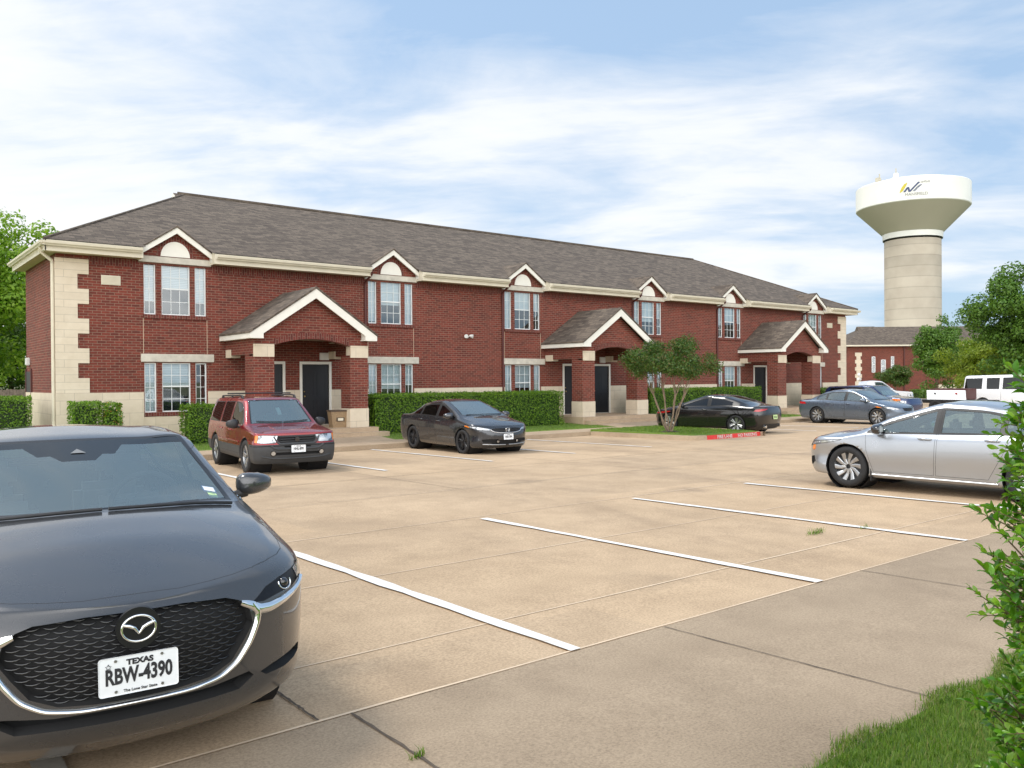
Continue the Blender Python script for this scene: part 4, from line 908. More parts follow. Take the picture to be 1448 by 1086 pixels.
    def cut(s,pr,poly,pred=lambda c,n:True,only_body=True):
        bm=s.bm; A,Bv=pr; us=[p[0] for p in poly]; vs=[p[1] for p in poly]; m=.02; lo=(min(us)-m,min(vs)-m); hi=(max(us)+m,max(vs)+m)
        def box(f):
            c=[(A.dot(v.co),Bv.dot(v.co)) for v in f.verts]; a=[q[0] for q in c]; b=[q[1] for q in c]; return min(a),min(b),max(a),max(b)
        pt=s.part; cand=set()
        for f in bm.faces:
            if only_body and f[pt]!=0: continue
            b=box(f)
            if b[0]>hi[0] or b[2]<lo[0] or b[1]>hi[1] or b[3]<lo[1]: continue
            if pred(f.calc_center_median(),f.normal): cand.add(f)
        n=len(poly)
        for i in range(n):
            p,q=poly[i],poly[(i+1)%n]; dx,dy=q[0]-p[0],q[1]-p[1]; L=math.hypot(dx,dy)
            if L<1e-6: continue
            e0,e1=min(p[0],q[0])-.003,max(p[0],q[0])+.003; g0,g1=min(p[1],q[1])-.003,max(p[1],q[1])+.003; sel=[]
            for f in cand:
                b=box(f)
                if b[0]>e1 or b[2]<e0 or b[1]>g1 or b[3]<g0: continue
                sel.append(f)
            if not sel: continue
            es={e for f in sel for e in f.edges}; vv={v for f in sel for v in f.verts}
            no=(A*(-dy)+Bv*dx)/L
            r=bmesh.ops.bisect_plane(bm,geom=list(vv)+list(es)+sel,dist=.0008,plane_co=A*p[0]+Bv*p[1],plane_no=no)
            cand.difference_update(sel); cand.update(g for g in r['geom'] if isinstance(g,bmesh.types.BMFace))
        cand={f for f in cand if f.is_valid}
        bm.normal_update()
        def cen(f): c=f.calc_center_median(); return (A.dot(c),Bv.dot(c))
        return [f for f in cand if in_poly(cen(f),poly)]
    def ring(s,faces,t,mat,keep=True):
        if not faces: return []
        r=bmesh.ops.inset_region(s.bm,faces=faces,thickness=t,depth=0,use_even_offset=False,use_boundary=False)
        for f in r['faces']: f[s.part]=0; f[s.mat]=mat
        return r['faces']
    def region(s,name,pr,poly,mats,pred=lambda c,n:True,seam=0.,seammat='seam',push=0.,center=False,mat=0,pdir=None,**kw):
        faces=s.cut(pr,poly,pred)
        if not faces: print('EMPTY REGION',s.S['name'],name); return None
        if name not in s.parts: s.parts.append(name); s.info[name]=dict(center=center,mats=mats,**kw)
        i=s.parts.index(name)
        if seam: s.ring(faces,seam,s.bodymat(seammat))
        for f in faces:
            f[s.part]=i
            if mat is not None: f[s.mat]=mat
        if push: s.moves.append((faces,push,pdir))
        return faces
    def bodymat(s,m):
        L=s.S['mats']
        if m not in L: L.append(m)
        return L.index(m)
    def paint(s,pr,poly,m,pred=lambda c,n:True):
        for f in s.cut(pr,poly,pred): f[s.mat]=s.bodymat(m)
    def finish(s,root,sc=1.):
        bm=s.bm; bm.normal_update(); bm.verts.ensure_lookup_table(); bm.verts.index_update()
        nrm={}
        acc={}
        for f in bm.faces:
            w_=f.normal*f.calc_area()
            for v in f.verts: acc[v]=acc.get(v,Vector())+w_
        for v in bm.verts:
            n=acc.get(v,v.normal.copy()); n=n.normalized() if n.length>1e-12 else v.normal.copy()
            if abs(v.co.y)<1e-4: n.y=0; n.normalize()
            nrm[v]=n
        for faces,d,pd in s.moves:
            for v in {v for f in faces if f.is_valid for v in f.verts}: v.co-=(Vector(pd) if pd else nrm[v])*d
        objs={}
        by={}
        for f in bm.faces: by.setdefault(f[s.part],[]).append(f)
        for i,nm in enumerate(s.parts):
            fs=by.get(i,[]); inf=s.info[nm]
            if not fs: continue
            mats=s.S['mats'] if nm=='body' else inf['mats']; real=inf.get('as_',nm)
            def make(sgns):
                V=[];N=[];F=[];M=[]; ix={}
                for sg in sgns:
                    for f in fs:
                        r=[]
                        for v in f.verts:
                            key=(v,sg if abs(v.co.y)>1e-4 else 0)
                            if key not in ix: ix[key]=len(V); V.append((v.co.x*sc,v.co.y*sg*sc,v.co.z*sc)); n=nrm[v]; N.append((n.x,n.y*sg,n.z))
                            r.append(ix[key])
                        if sg<0: r=r[::-1]
                        if len(set(r))>2: F.append(r); M.append(f[s.mat] if nm=='body' or inf.get('multi') else f[s.mat] if f[s.mat]<len(mats) else 0)
                me=bpy.data.meshes.new(real); me.from_pydata(V,[],F)
                for m in mats: me.materials.append(MATS[m])
                me.polygons.foreach_set('material_index',M); me.polygons.foreach_set('use_smooth',[True]*len(F)); me.update()
                me.normals_split_custom_set_from_vertices(N)
                o=bpy.data.objects.new(real,me); COL.objects.link(o); o.parent=root; return o
            if inf['center']: objs[nm]=[make((1,-1))]
            else: objs[nm]=[make((1,)),make((-1,))]
        for nm,inf in s.info.items():
            pa=inf.get('parent')
            if pa and pa in objs and nm in objs:
                for k,o in enumerate(objs[nm]): o.parent=objs[pa][min(k,len(objs[pa])-1)]
        s.objs=objs; s.sc=sc; return objs
def make_wheel(root,pos,rad,wid,rim,style,left,sc=1.):
    w=empty('wheel',pos,parent=root); w.rotation_euler=(0,rnd.uniform(0,6.28) if style['n']!=0 else 0,0)
    s=1 if left else -1; h=wid/2; O=(0,0,0)
    mb=MB(); r=rad; pr=[(rim-.01,-h*.8),(rim+.012,-h*.96),(r*.9,-h),(r-.012,-h*.86),(r,-h*.62),(r,-h*.2),(r-.008,-h*.18),(r-.008,-h*.13),(r,-h*.11),(r,h*.11),(r-.008,h*.13),(r-.008,h*.18),(r,h*.2),(r,h*.62),(r-.012,h*.86),(r*.9,h),(rim+.012,h*.96),(rim-.01,h*.8)]
    mb.lathe([(a,-b*s) for a,b in pr],44,0,'y'); mb.build('tyre','tyre',w,off=O)
    mb=MB(); f=h*.78*s
    mb.lathe([(rim*.97,-h*.7*s),(rim*.93,f*.4),(rim*.985,f),(rim+.006,f*1.04),(rim+.004,f*.97)][::1],44,0,'y') if False else None
    yo=lambda v:-v*s
    mb.lathe([(rim-.002,yo(-h*.7)),(rim*.92,yo(0.)),(rim*.93,yo(h*.55)),(rim*.955,yo(h*.74)),(rim+.004,yo(h*.80)),(rim+.004,yo(h*.6))],44,0,'y')
    mb.lathe([(rim*.93,yo(-.02)),(0,yo(-.025))],36,1,'y'); mb.lathe([(rim*.72,yo(h*.05)),(rim*.72,yo(h*.12)),(0,yo(h*.12))],36,2,'y')
    n=style['n']; w0,w1=style.get('w0',.05),style.get('w1',.028); y0=h*.42; y1=h*.72
    for k in range(n):
        for off in style.get('offs',(0,)):
            a=2*math.pi*k/n; tw=style.get('twist',0)
            def pt(rr,t,yy): 
                b=a+off*(1 if style.get('fan') is None else (style['fan']*(rr/rim)+1-style['fan']))+tw*(rr/rim); return (rr*math.cos(b)-t*math.sin(b),yy*s,rr*math.sin(b)+t*math.cos(b))
            R_=[rim*.16,rim*.5,rim*.94]; Wd=[w0*.5,(w0+w1)*.25,w1*.5*style.get('flare',1)]; Yt=[y0+.01,y0+.012,y1]; vs=[]
            for rr,ww,yy in zip(R_,Wd,Yt): vs+=[pt(rr,ww,yy-.006),pt(rr,ww*.6,yy),pt(rr,-ww*.6,yy),pt(rr,-ww,yy-.006),pt(rr,-ww,yy-.05),pt(rr,ww,yy-.05)]
            fs=[]
            for j in range(2):
                for q in range(6): fs.append((j*6+q,(j+1)*6+q,(j+1)*6+(q+1)%6,j*6+(q+1)%6))
            if s>0: fs=[x[::-1] for x in fs]
            mb.add(vs,fs,0,False)
    mb.lathe([(rim*.2,yo(y0-.05)),(rim*.2,yo(y0+.005)),(rim*.16,yo(y0+.016)),(0,yo(y0+.016))],20,0,'y'); mb.lathe([(rim*.085,yo(y0+.015)),(rim*.075,yo(y0+.022)),(0,yo(y0+.023))],16,1,'y')
    for k in range(5):
        b=2*math.pi*k/5+.3; mb.lathe([(.011,yo(y0-.01)),(.009,yo(y0+.014)),(0,yo(y0+.014))],8,1,'y',(rim*.145*1.0*math.cos(b)*1.05,0,rim*.145*math.sin(b)))
    mb.build('rim',[style.get('mat','alloy'),'rim_barrel','disc_metal'],w,off=O)
    if sc!=1.: w.scale=(sc,)*3; w.location=Vector(pos)
    return w
def plate(root,pos,nrm,texts,mat='plate_white',tilt=0,w=.305,h=.152,parent=None):
    """licence plate facing nrm (in the car's frame)"""
    n=Vector(nrm).normalized(); u=Vector((0,0,1)).cross(n).normalized(); v=n.cross(u); p=Vector(pos)
    if tilt: q=u.copy(); u=u*math.cos(tilt)+v*math.sin(tilt); v=v*math.cos(tilt)-q*math.sin(tilt)
    def T(x,y,z): return p+u*x+v*y+n*z
    mb=MB(); r=.012; o=[]
    for cx,cy,a0 in ((w/2-r,h/2-r,0),(-w/2+r,h/2-r,90),(-w/2+r,-h/2+r,180),(w/2-r,-h/2+r,270)): o+=[(cx+r*math.cos(R(a0+a)),cy+r*math.sin(R(a0+a))) for a in (0,30,60,90)]
    k=len(o); i_=[(x*.965,y*.935) for x,y in o]
    V=[T(x,y,0) for x,y in o]+[T(x,y,.006) for x,y in o]+[T(x,y,.004) for x,y in i_]
    mb.add(V,[tuple(range(2*k,3*k))]+[(i,(i+1)%k,k+(i+1)%k,k+i) for i in range(k)]+[(k+i,k+(i+1)%k,2*k+(i+1)%k,2*k+i) for i in range(k)]+[tuple(range(k))[::-1]],0)
    pl=mb.build('license_plate',[mat],root,off=(0,0,0))
    mb=MB()
    for t_,sz,x,y,sx,bold in texts:
        vs,fs=text_mesh(t_,sz,.0008,bold,sx); mb.add([T(x+a,y+b,.0055+c) for a,b,c in vs],fs)
    if texts: mb.build('lettering','plate_ink',pl,off=(0,0,0))
    mb=MB()
    for x in (-w*.29,w*.29):
        for y in (h*.40,-h*.40): c=T(x,y,.005); mb.tube([c,c+n*.004],.006,8)
    mb.build('bolt','disc_metal',pl,off=(0,0,0)); return pl
def ribbon(sh,pr,pts,width,lift,mat,name,root,thick=.012,both=True,sub=5,closed=False,sc=1.):
    """raised strip following a projected line on the skin"""
    q=[]
    for i in range(len(pts)-1):
        for k in range(sub): a=k/sub; q.append((pts[i][0]*(1-a)+pts[i+1][0]*a,pts[i][1]*(1-a)+pts[i+1][1]*a,(i+a)/(len(pts)-1)))
    q.append((*pts[-1],1.))
    # smooth
    for _ in range(3):
        q=[q[0]]+[((q[i-1][0]+2*q[i][0]+q[i+1][0])/4,(q[i-1][1]+2*q[i][1]+q[i+1][1])/4,q[i][2]) for i in range(1,len(q)-1)]+[q[-1]]
    W_=width if callable(width) else (lambda t:width); P_=[]
    for h,z,t_ in q:
        p,n=sh.proj(pr,h,z)
        if p is None: continue
        P_.append((p,n,t_))
    objs=[]
    for sg in ((1,-1) if both else (1,)):
        mb=MB(); vs=[]
        for i,(p,n,t_) in enumerate(P_):
            d=(P_[min(i+1,len(P_)-1)][0]-P_[max(i-1,0)][0]).normalized(); s_=n.cross(d).normalized(); w=W_(t_)/2
            for a,hh in ((-1,-.3),(-.85,.45),(-.35,1.),(.35,1.),(.85,.45),(1,-.3)):
                v=p+s_*w*a+n*(lift+thick*hh); vs.append((v.x*sc,v.y*sg*sc,v.z*sc))
        fs=[(i*6+k,i*6+k+1,(i+1)*6+k+1,(i+1)*6+k) for i in range(len(P_)-1) for k in range(5)]
        if sg<0: fs=[f[::-1] for f in fs]
        mb.add(vs,fs,0,True); objs.append((mb,sg))
    if name is None: return objs
    if len(objs)==1 or abs(P_[0][0].y)<.02:
        m=MB()
        for mb,_ in objs: m.add(mb.v,mb.f,0,True)
        return m.build(name,mat,root,off=(0,0,0))
    for mb,_ in objs: mb.build(name,mat,root,off=(0,0,0))
def blob(mb,c,r,m=0,sub=3,mtx=None,sq=1.):
    bm=bmesh.new(); bmesh.ops.create_icosphere(bm,subdivisions=sub,radius=1)
    for v in bm.verts:
        p=v.co; e=2/sq if sq!=1 else 1
        if sq!=1: p=Vector([math.copysign(abs(q)**(1/sq),q) for q in p])
        v.co=Vector((p.x*r[0],p.y*r[1],p.z*r[2]))
        if mtx: v.co=mtx@v.co
        v.co+=Vector(c)
    mb.bm(bm,m,True)
def mirror(sh,root,x,z,mats,size=(.11,.13,.085),sc=1.,out=.13,parent=None):
    p,n=sh.side(x,z)
    for sg in (1,-1):
        mb=MB(); c=Vector((x-.02,p.y+out,z+.055))
        bm=bmesh.new(); bmesh.ops.create_icosphere(bm,subdivisions=3,radius=1)
        for v in bm.verts:
            q=Vector([math.copysign(abs(k)**.72,k) for k in v.co]); q=Vector((q.x*size[0],q.y*size[1],q.z*size[2]))
            if q.x<-.035: q.x=-.035-.01*(q.x+.035)
            q.z*=1-.22*(q.y/size[1]) if q.z>0 else 1+.25*(-q.y/size[1]) ; q.x-=.35*max(0,q.y)
            v.co=Vector(((c+q).x*sc,(c+q).y*sg*sc,(c+q).z*sc))
        if sg<0: bmesh.ops.reverse_faces(bm,faces=bm.faces[:])
        mb.bm(bm,0,True)
        a=Vector((x,p.y-.03,z-.015)); b=Vector((x-.01,p.y+out*.6,z+.01))
        mb.tube([((q.x)*sc,q.y*sg*sc,q.z*sc) for q in (a,a.lerp(b,.5)-Vector((0,0,.005)),b)],[.03*sc,.026*sc,.035*sc],8,1)
        o=mb.build('side_mirror',mats,root,off=(0,0,0))
        g=MB(); blob(g,((c.x-.038)*sc,c.y*sg*sc,c.z*sc),(.004*sc,size[1]*.8*sc,size[2]*.75*sc)); g.build('mirror_glass','chrome',o,off=(0,0,0))
def handle(sh,root,x,z,mat,doors,sc=1.,L=.20):
    p,n=sh.side(x,z)
    for k,sg in enumerate((1,-1)):
        mb=MB(); pts=[(x-L/2,.004),(x-L/2+.02,.028),(x,.034),(x+L/2-.03,.03),(x+L/2,.004)]
        mb.tube([(a*sc,(sh.side(a,z)[0].y+b)*sg*sc,z*sc) for a,b in pts],[.011*sc,.014*sc,.015*sc,.014*sc,.011*sc],8)
        mb.build('handle',mat,doors[k],off=(0,0,0))
def interior(root,S,sc=1.,mat='interior_grey',wheel_side=1):
    """dashboard, seats with headrests and a steering wheel"""
    I=S['int']; xd,zd,wd=I['dash']; mb=MB()
    def bb(x0,x1,y0,y1,z0,z1,b=.03,m=0): mb.bevbox(x0*sc,x1*sc,y0*sc,y1*sc,z0*sc,z1*sc,b*sc,m)
    bb(xd-.42,xd,-wd,wd,zd-.3,zd-.02,.06,0); bb(xd-.34,xd-.12,.18,.55,zd-.1,zd+.05,.05,0)
    mb.box(I['x0']*sc,xd*sc,-wd*1.0*sc,wd*1.0*sc,.42*sc,.45*sc,0)
    o=mb.build('dashboard','interior_dark',root,off=(0,0,0))
    mb=MB()
    for xs,ys in I['seats']:
        bb(xs-.12,xs+.05,ys-.24,ys+.24,.45,zd-.02,.06,0); bb(xs-.02,xs+.45,ys-.25,ys+.25,.40,.55,.06,0); bb(xs-.16,xs-.04,ys-.13,ys+.13,zd+.05,zd+.24,.05,0)
        mb.tube([((xs-.1)*sc,(ys+q)*sc,(zd-.05)*sc) for q in (-.05,)]+[((xs-.1)*sc,(ys-.05)*sc,(zd+.1)*sc)],.008*sc,6)
        mb.tube([((xs-.1)*sc,(ys+.05)*sc,(zd-.05)*sc),((xs-.1)*sc,(ys+.05)*sc,(zd+.1)*sc)],.008*sc,6)
    mb.build('seats',mat,root,off=(0,0,0))
    mb=MB(); c=Vector((xd-.50,.37*wheel_side,zd+.0)); ax=Vector((-.9,0,.42)).normalized(); u=Vector((0,1,0)); v=ax.cross(u); pts=[c+(u*math.cos(a)+v*math.sin(a))*.185 for a in np.linspace(0,2*math.pi,29)]
    mb.tube([p*sc for p in pts],.016*sc,8,caps=False); 
    for a in (0,math.pi,-math.pi/2 if v.z>0 else math.pi/2): mb.tube([c*sc,(c+(u*math.cos(a)+v*math.sin(a))*.185)*sc],.014*sc,6)
    blob(mb,c*sc,(.04*sc,.06*sc,.06*sc)); mb.tube([c*sc,(c-ax*.3-Vector((0,0,.02)))*sc],.03*sc,8); mb.build('steering_wheel','interior_dark',o,off=(0,0,0))
    if I.get('liner'): pass
def arch(sh,xw,rw,ra,mat='seam'):
    n=26; poly=[(xw+ra*math.cos(2*math.pi*i/n),rw+ra*math.sin(2*math.pi*i/n)) for i in range(n)]; W=sh.S['W']
    fs=sh.cut(SIDE,poly,lambda c,n_:c.y>.42*W and c.z<rw+ra+.06)
    bm=sh.bm; bmesh.ops.delete(bm,geom=fs,context='FACES')
    es=[e for e in bm.edges if e.is_boundary and all(abs(math.hypot(v.co.x-xw,v.co.z-rw)-ra)<.03 and v.co.y>.4*W for v in e.verts)]
    if es:
        r=bmesh.ops.extrude_edge_only(bm,edges=es)
        for g in r['geom']:
            if isinstance(g,bmesh.types.BMVert): g.co.y-=.05
            if isinstance(g,bmesh.types.BMFace): g[sh.mat]=sh.bodymat(mat)
        bm.normal_update()
def side_polys(sh,S):
    """glass openings between the belt line and the roof rail"""
    out=[]
    for w in S['glass']:
        xa,xb=w['x']; n=w.get('n',9); bot=[];top=[]; la,lb=w.get('lean',(0,0))
        zb=lambda x:sh.belt(x)+w.get('db',.025); zt=lambda x:sh.rz(x)-w.get('dt',.045)
        for i in range(n+1):
            a=i/n; xt=xa+(xb-xa)*a
            t_=zt(xt); b_=zb(xt)
            if t_-b_<.012: t_=b_+.012
            xbq=xt+la*(t_-b_)*(1-a)+lb*(t_-b_)*a
            bot.append((xbq,zb(xbq))); top.append((xt,t_))
        out.append((w,bot+top[::-1]))
    return out
def build_car(S,loc,heading,label,cat='car',group='parked cars',sc=1.):
    root=empty(S['name'],loc,label,cat,group,rz=heading); pitch=S.get('pitch',0.)
    root.rotation_euler=(0,0,heading)
    sh=Shell(S); W=S['W']; wb=S['wb']; rw=S['rw']; S['mats']=[S['paint'],'seam']; sm=S.get('seam',.006)
    for xw in (wb/2,-wb/2): arch(sh,xw,rw,S.get('ra',rw+.045),S.get('archmat','seam'))
    up=lambda c,n: n.y>.0 and c.y>.3*W
    for k,(w,poly) in enumerate(side_polys(sh,S)):
        nm='side_window%d'%k; sh.region(nm,SIDE,poly,[w.get('mat',S.get('sglass','tint_glass'))],up,w.get('ring',.02),w.get('trim','trim_black'),.004,as_='side_window',parent=w.get('door'))
    if S.get('dlo'):
        xa,xb,m_,dt,db=S['dlo']; xs=np.linspace(xa,xb,16); top=[(x,max(sh.rz(x)-dt,sh.belt(x)+db+.01)) for x in xs]; bot=[(x,sh.belt(x)+db) for x in xs]
        sh.paint(SIDE,bot+top[::-1],m_,up)
    ws=S['screen']; # windshield: (x_base_center,x_base_side,x_top) in plan
    def topw(name,xb0,xb1,xt,inset,mat,ring,fr):
        n=9; a=[]; ys=np.linspace(0,1,n)
        xs=np.linspace(xb1,xt,n); side=[(x,sh.ry(x)-inset) for x in xs]
        base=[(xb0+(xb1-xb0)*(i/6)**2,(side[0][1])*i/6) for i in range(6)]
        xt0=xt+(.04 if fr else -.05)*S.get('topbow',1.); topl=[(xt0+(xt-xt0)*(i/6)**2,side[-1][1]*i/6) for i in range(5,-1,-1)]
        poly=base+side+topl
        zmin=min(sh.pr(xb0),sh.pr(xt))-.25
        return sh.region(name,TOP,poly,[mat],lambda c,n_:n_.z>.1 and c.z>zmin,ring,'trim_black',.003,center=True)
    topw('windshield',ws[0],ws[1],ws[2],S.get('ws_in',.035),S.get('wglass','screen_glass'),S.get('ws_ring',.03),True)
    for poly in S.get('frit',[]):
        i=sh.parts.index('windshield'); fs=sh.cut(TOP,poly,lambda c,n:True,False)
        sh.info['windshield']['mats']=[S.get('wglass','screen_glass'),'frit_glass']
        for f in fs:
            if f[sh.part]==i: f[sh.mat]=1
    if S.get('rear'): rs=S['rear']; topw('rear_window',rs[0],rs[1],rs[2],S.get('rs_in',.06),S.get('rglass','tint_glass'),.03,False)
    for r in S.get('regions',[]):
        r=dict(r); pr=r.pop('pr'); poly=r.pop('poly'); nm=r.pop('part'); pd=r.pop('pred',None)
        if pd is None: pd=(lambda c,n:n.y>.1) if pr is SIDE else ((lambda c,n:n.z>.2) if pr is TOP else (lambda c,n,A=pr[0]:(A.y*n.x-A.x*n.y)>.12))
        m=r.pop('mats'); 
        if nm=='paint': sh.paint(pr,poly,m[0],pd)
        else: sh.region(nm,pr,poly,m,pd,r.pop('seam',sm),**r)
    if S.get('doors'):
        for nm,poly in S['doors']: sh.region(nm,SIDE,poly,S['mats'],lambda c,n:n.y>.0 and c.y>.35*W,sm,as_='door',mat=None)
    for xs,m in S.get('clad',[]): pass
    objs=sh.finish(root,sc)
    # arch liners, underside
    for xw in (wb/2,-wb/2):
        for sg in (1,-1):
            mb=MB(); ra=S.get('ra',rw+.045)+.012; y1=(W-.05)*sg; y0=W*.45*sg
            mb.lathe([(ra*sc,-y0*sc),(ra*sc,-y1*sc)],20,0,'y',(xw*sc,0,rw*sc),True,-.25,math.pi+.25); mb.lathe([(.0,-y0*sc),(ra*sc,-y0*sc)],20,0,'y',(xw*sc,0,rw*sc),True,-.25,math.pi+.25); mb.build('wheel_arch','seam',root,off=(0,0,0))
    for xw in (wb/2,-wb/2):
        for sg in (1,-1): make_wheel(root,(xw*sc,(W-S.get('tw',.215)/2-S.get('tin',.012))*sg*sc,rw*sc),rw,S.get('tw',.215),S['rim'],S['wheel'],sg>0,sc)
    for nm,x,z in S.get('handles',[]):
        if nm in objs: handle(sh,root,x,z,S.get('hmat',S['paint']),objs[nm],sc)
    if S.get('mirror'): mirror(sh,root,*S['mirror'],S.get('mmats',[S['paint'],'black_plastic']),sc=sc,**S.get('mirkw',{}))
    if S.get('int'): interior(root,S,sc,S.get('seatmat','interior_grey'))
    if S.get('extra'): S['extra'](sh,root,objs,sc)
    sh.bm.free(); return root
def put(x,y,rise=0.): return (x,y,gz(y)+.012+rise)
# ---- front car: grey sedan with a big mesh grille
plain('emblem_black',(.008,.008,.009),.4,.1,4,Specular_IOR_Level=.3); plain('grille_back',(.006,.006,.007),.8)
mk_paintwork('paint_grey',(.06,.061,.065),.5,.27)
xf=1.3625+.91
def d(v): return xf-v
def mazda_extra(sh,root,objs,sc):
    # grille insert: staggered little arcs behind the opening
    GP=GRILLE
    bm=MB(); row=0; z=.455
    while z<.80:
        y=-.60+(.033 if row%2 else 0)
        while y<.6:
            if in_poly((abs(y),z),GP) and in_poly((min(abs(y)+.028,.9),z),GP):
                pts=[]
                for k in range(5):
                    u=-.027+.054*k/4; p,n=sh.proj(FRONT,abs(y+u)+1e-4,z+.006*((2*k/4-1)**2))
                    if p is None: break
                    pts.append(((p.x-.030)*sc,(y+u)*sc,(z+.0075*((2*k/4-1)**2))*sc))
                if len(pts)==5: bm.tube(pts,[.0012*sc,.0036*sc,.0042*sc,.0036*sc,.0012*sc],5)
            y+=.066
        z+=.0172; row+=1
    bm.build('grille_mesh','gloss_black',objs['grille'][0],off=(0,0,0))
    # chrome wing: outline of the lower grille running up under the lamps
    ribbon(sh,FRONT,[(0.0,.422),(.10,.421),(.21,.420),(.333,.437),(.416,.486),(.474,.565),(.506,.636),(.514,.68),(.488,.722)],lambda t:.013+.020*t,.004,'chrome','grille_trim',root,.012,sub=6,sc=sc)
    A=DIAG(38)
    q=[(-1.005,.737),(-.965,.722),(-.915,.690),(-.855,.684),(-.74,.698),(-.62,.717),(-.51,.745)]
    ribbon(sh,A,q,lambda t:.022+.028*math.sin(math.pi*min(1,t*1.2))**.8*(1-.45*t),.003,'chrome','lamp_trim',root,.010,sub=6,sc=sc)
    # emblem
    p,n=sh.proj(FRONT,.001,.72); bx=p.x+.006; mb=MB(); rg=[(.064*math.cos(a),.052*math.sin(a)) for a in np.linspace(0,2*math.pi,41)]
    mb.tube([(bx*sc,y*sc,(z+.72)*sc) for y,z in rg],.0055*sc,8,1,caps=False)
    mb.tube([((bx-.02)*sc,0,.72*sc),((bx-.004)*sc,0,.72*sc)],[.085*sc,.084*sc],40,0)
    vs=[(-.060,.016),(-.030,.010),(-.010,-.004),(0,-.020),(.010,-.004),(.030,.010),(.060,.016)]
    for s_ in (1,-1):
        mb.tube([((bx+.001)*sc,s_*.060*sc,(.72+.020)*sc),((bx+.003)*sc,s_*.036*sc,(.72+.014)*sc),((bx+.004)*sc,s_*.016*sc,(.72+.004)*sc),((bx+.004)*sc,0,(.72-.020)*sc)],[.006*sc,.0085*sc,.0075*sc,.004*sc],8,1)
    mb.build('emblem',['emblem_black','chrome'],root,off=(0,0,0))
    p,n=sh.proj(FRONT,.001,.545)
    pl=plate(root,((xf+.012)*sc,-.004*sc,.548*sc),(1,0,.06),[('TEXAS',.031,.004,.050,1.15,.0016),('RBW-4390',.088,.0,-.004,.66,.0030),('The Lone Star State',.0155,.004,-.0635,1.05,.0003)],w=.312,h=.156,tilt=R(0))
    mb=MB(); st=[(.012*(1 if k%2==0 else .45)*math.sin(k*math.pi/5),.012*(1 if k%2==0 else .45)*math.cos(k*math.pi/5)) for k in range(11)]
    pp=Vector(((xf+.012)*sc,-.004*sc,.548*sc)); nn=Vector((1,0,.06)).normalized(); u=Vector((0,0,1)).cross(nn).normalized(); v=nn.cross(u)
    mb.tube([pp+u*(-.118+a)+v*(.042+b)+nn*.006 for a,b in st],.0012,5,0); mb.build('star','plate_ink',pl,off=(0,0,0))
    # lamps: dark bowl, projector with half ring, clear cover
    for k,sg in enumerate((1,-1)):
        lp=objs['headlight'][k]; mb=MB()
        c,n=sh.proj(A,-.715,.765); n=(n+Vector((.5,0,0))).normalized()
        def M(v): return (v.x*sc,v.y*sg*sc,v.z*sc)
        c=c+n*.003; u=Vector((0,0,1)).cross(n).normalized(); w=n.cross(u)
        mb.tube([M(c+(u*math.cos(a)+w*math.sin(a)*.85)*.037) for a in np.linspace(R(165),R(385),24)],.0045*sc,6,0)
        mb.build('light_ring','chrome',lp,off=(0,0,0)); mb=MB(); ct=Vector(M(c-n*.01)); blob(mb,ct,(.024*sc,)*3,sub=3); mb.build('projector_lens','gloss_black',lp,off=(0,0,0))
    # windscreen camera housing behind the glass
    def SZ(x,y): p,n=sh.hit((x,abs(y)+1e-3,3),(0,0,-1)); return p.z
    mb=MB(); mb.add([(d(a)*sc,b*sc,(SZ(d(a),b)+.002)*sc) for a,b in ((1.83,.01),(1.77,.05),(1.77,-.03))],[(0,1,2)]); mb.build('camera_window','interior_grey',objs['windshield'][0],off=(0,0,0))
    for (xa,ya,w_,h_,m) in ((1.352,.63,.075,.032,'sticker_blue'),(1.352,.63,.062,.022,'plate_white'),(1.29,.635,.05,.03,'plate_green')):
        mb=MB(); off=-.004 if m!='plate_white' else -.002
        q=[]
        for a,b in ((-.5,-.5),(.5,-.5),(.5,.5),(-.5,.5)):
            x=d(xa+b*h_*2.2); y=ya+a*w_; p,n=sh.hit((x,y,3),(0,0,-1)); q.append((x*sc,y*sc,(p.z+off)*sc))
        mb.add(q,[(0,1,2,3)]); mb.build('sticker',m,objs['windshield'][0],off=(0,0,0))
    for sg in (1,):
        mb=MB()
        for y0,y1 in ((.70,.05),(.02,-.55)):
            pts=[]
            for k in range(7):
                y=y0+(y1-y0)*k/6; x=d(1.02+.16*(abs(y)/.8)**2); p,n=sh.hit((x,abs(y)+1e-3,3),(0,0,-1)); pts.append((x*sc,y*sc,(p.z+.012)*sc))
            mb.tube(pts,.009*sc,6)
        mb.build('wiper','black_plastic',root,off=(0,0,0))
GRILLE=[(0,.778),(.186,.779),(.37,.768),(.427,.749),(.472,.702),(.486,.64),(.442,.573),(.383,.493),(.287,.450),(.151,.437),(0,.434)]
HLP=lambda b,y:y*math.cos(R(38))-(xf-b)*math.sin(R(38))
HL3=lambda b,y:y*math.cos(R(30))-(xf-b)*.5
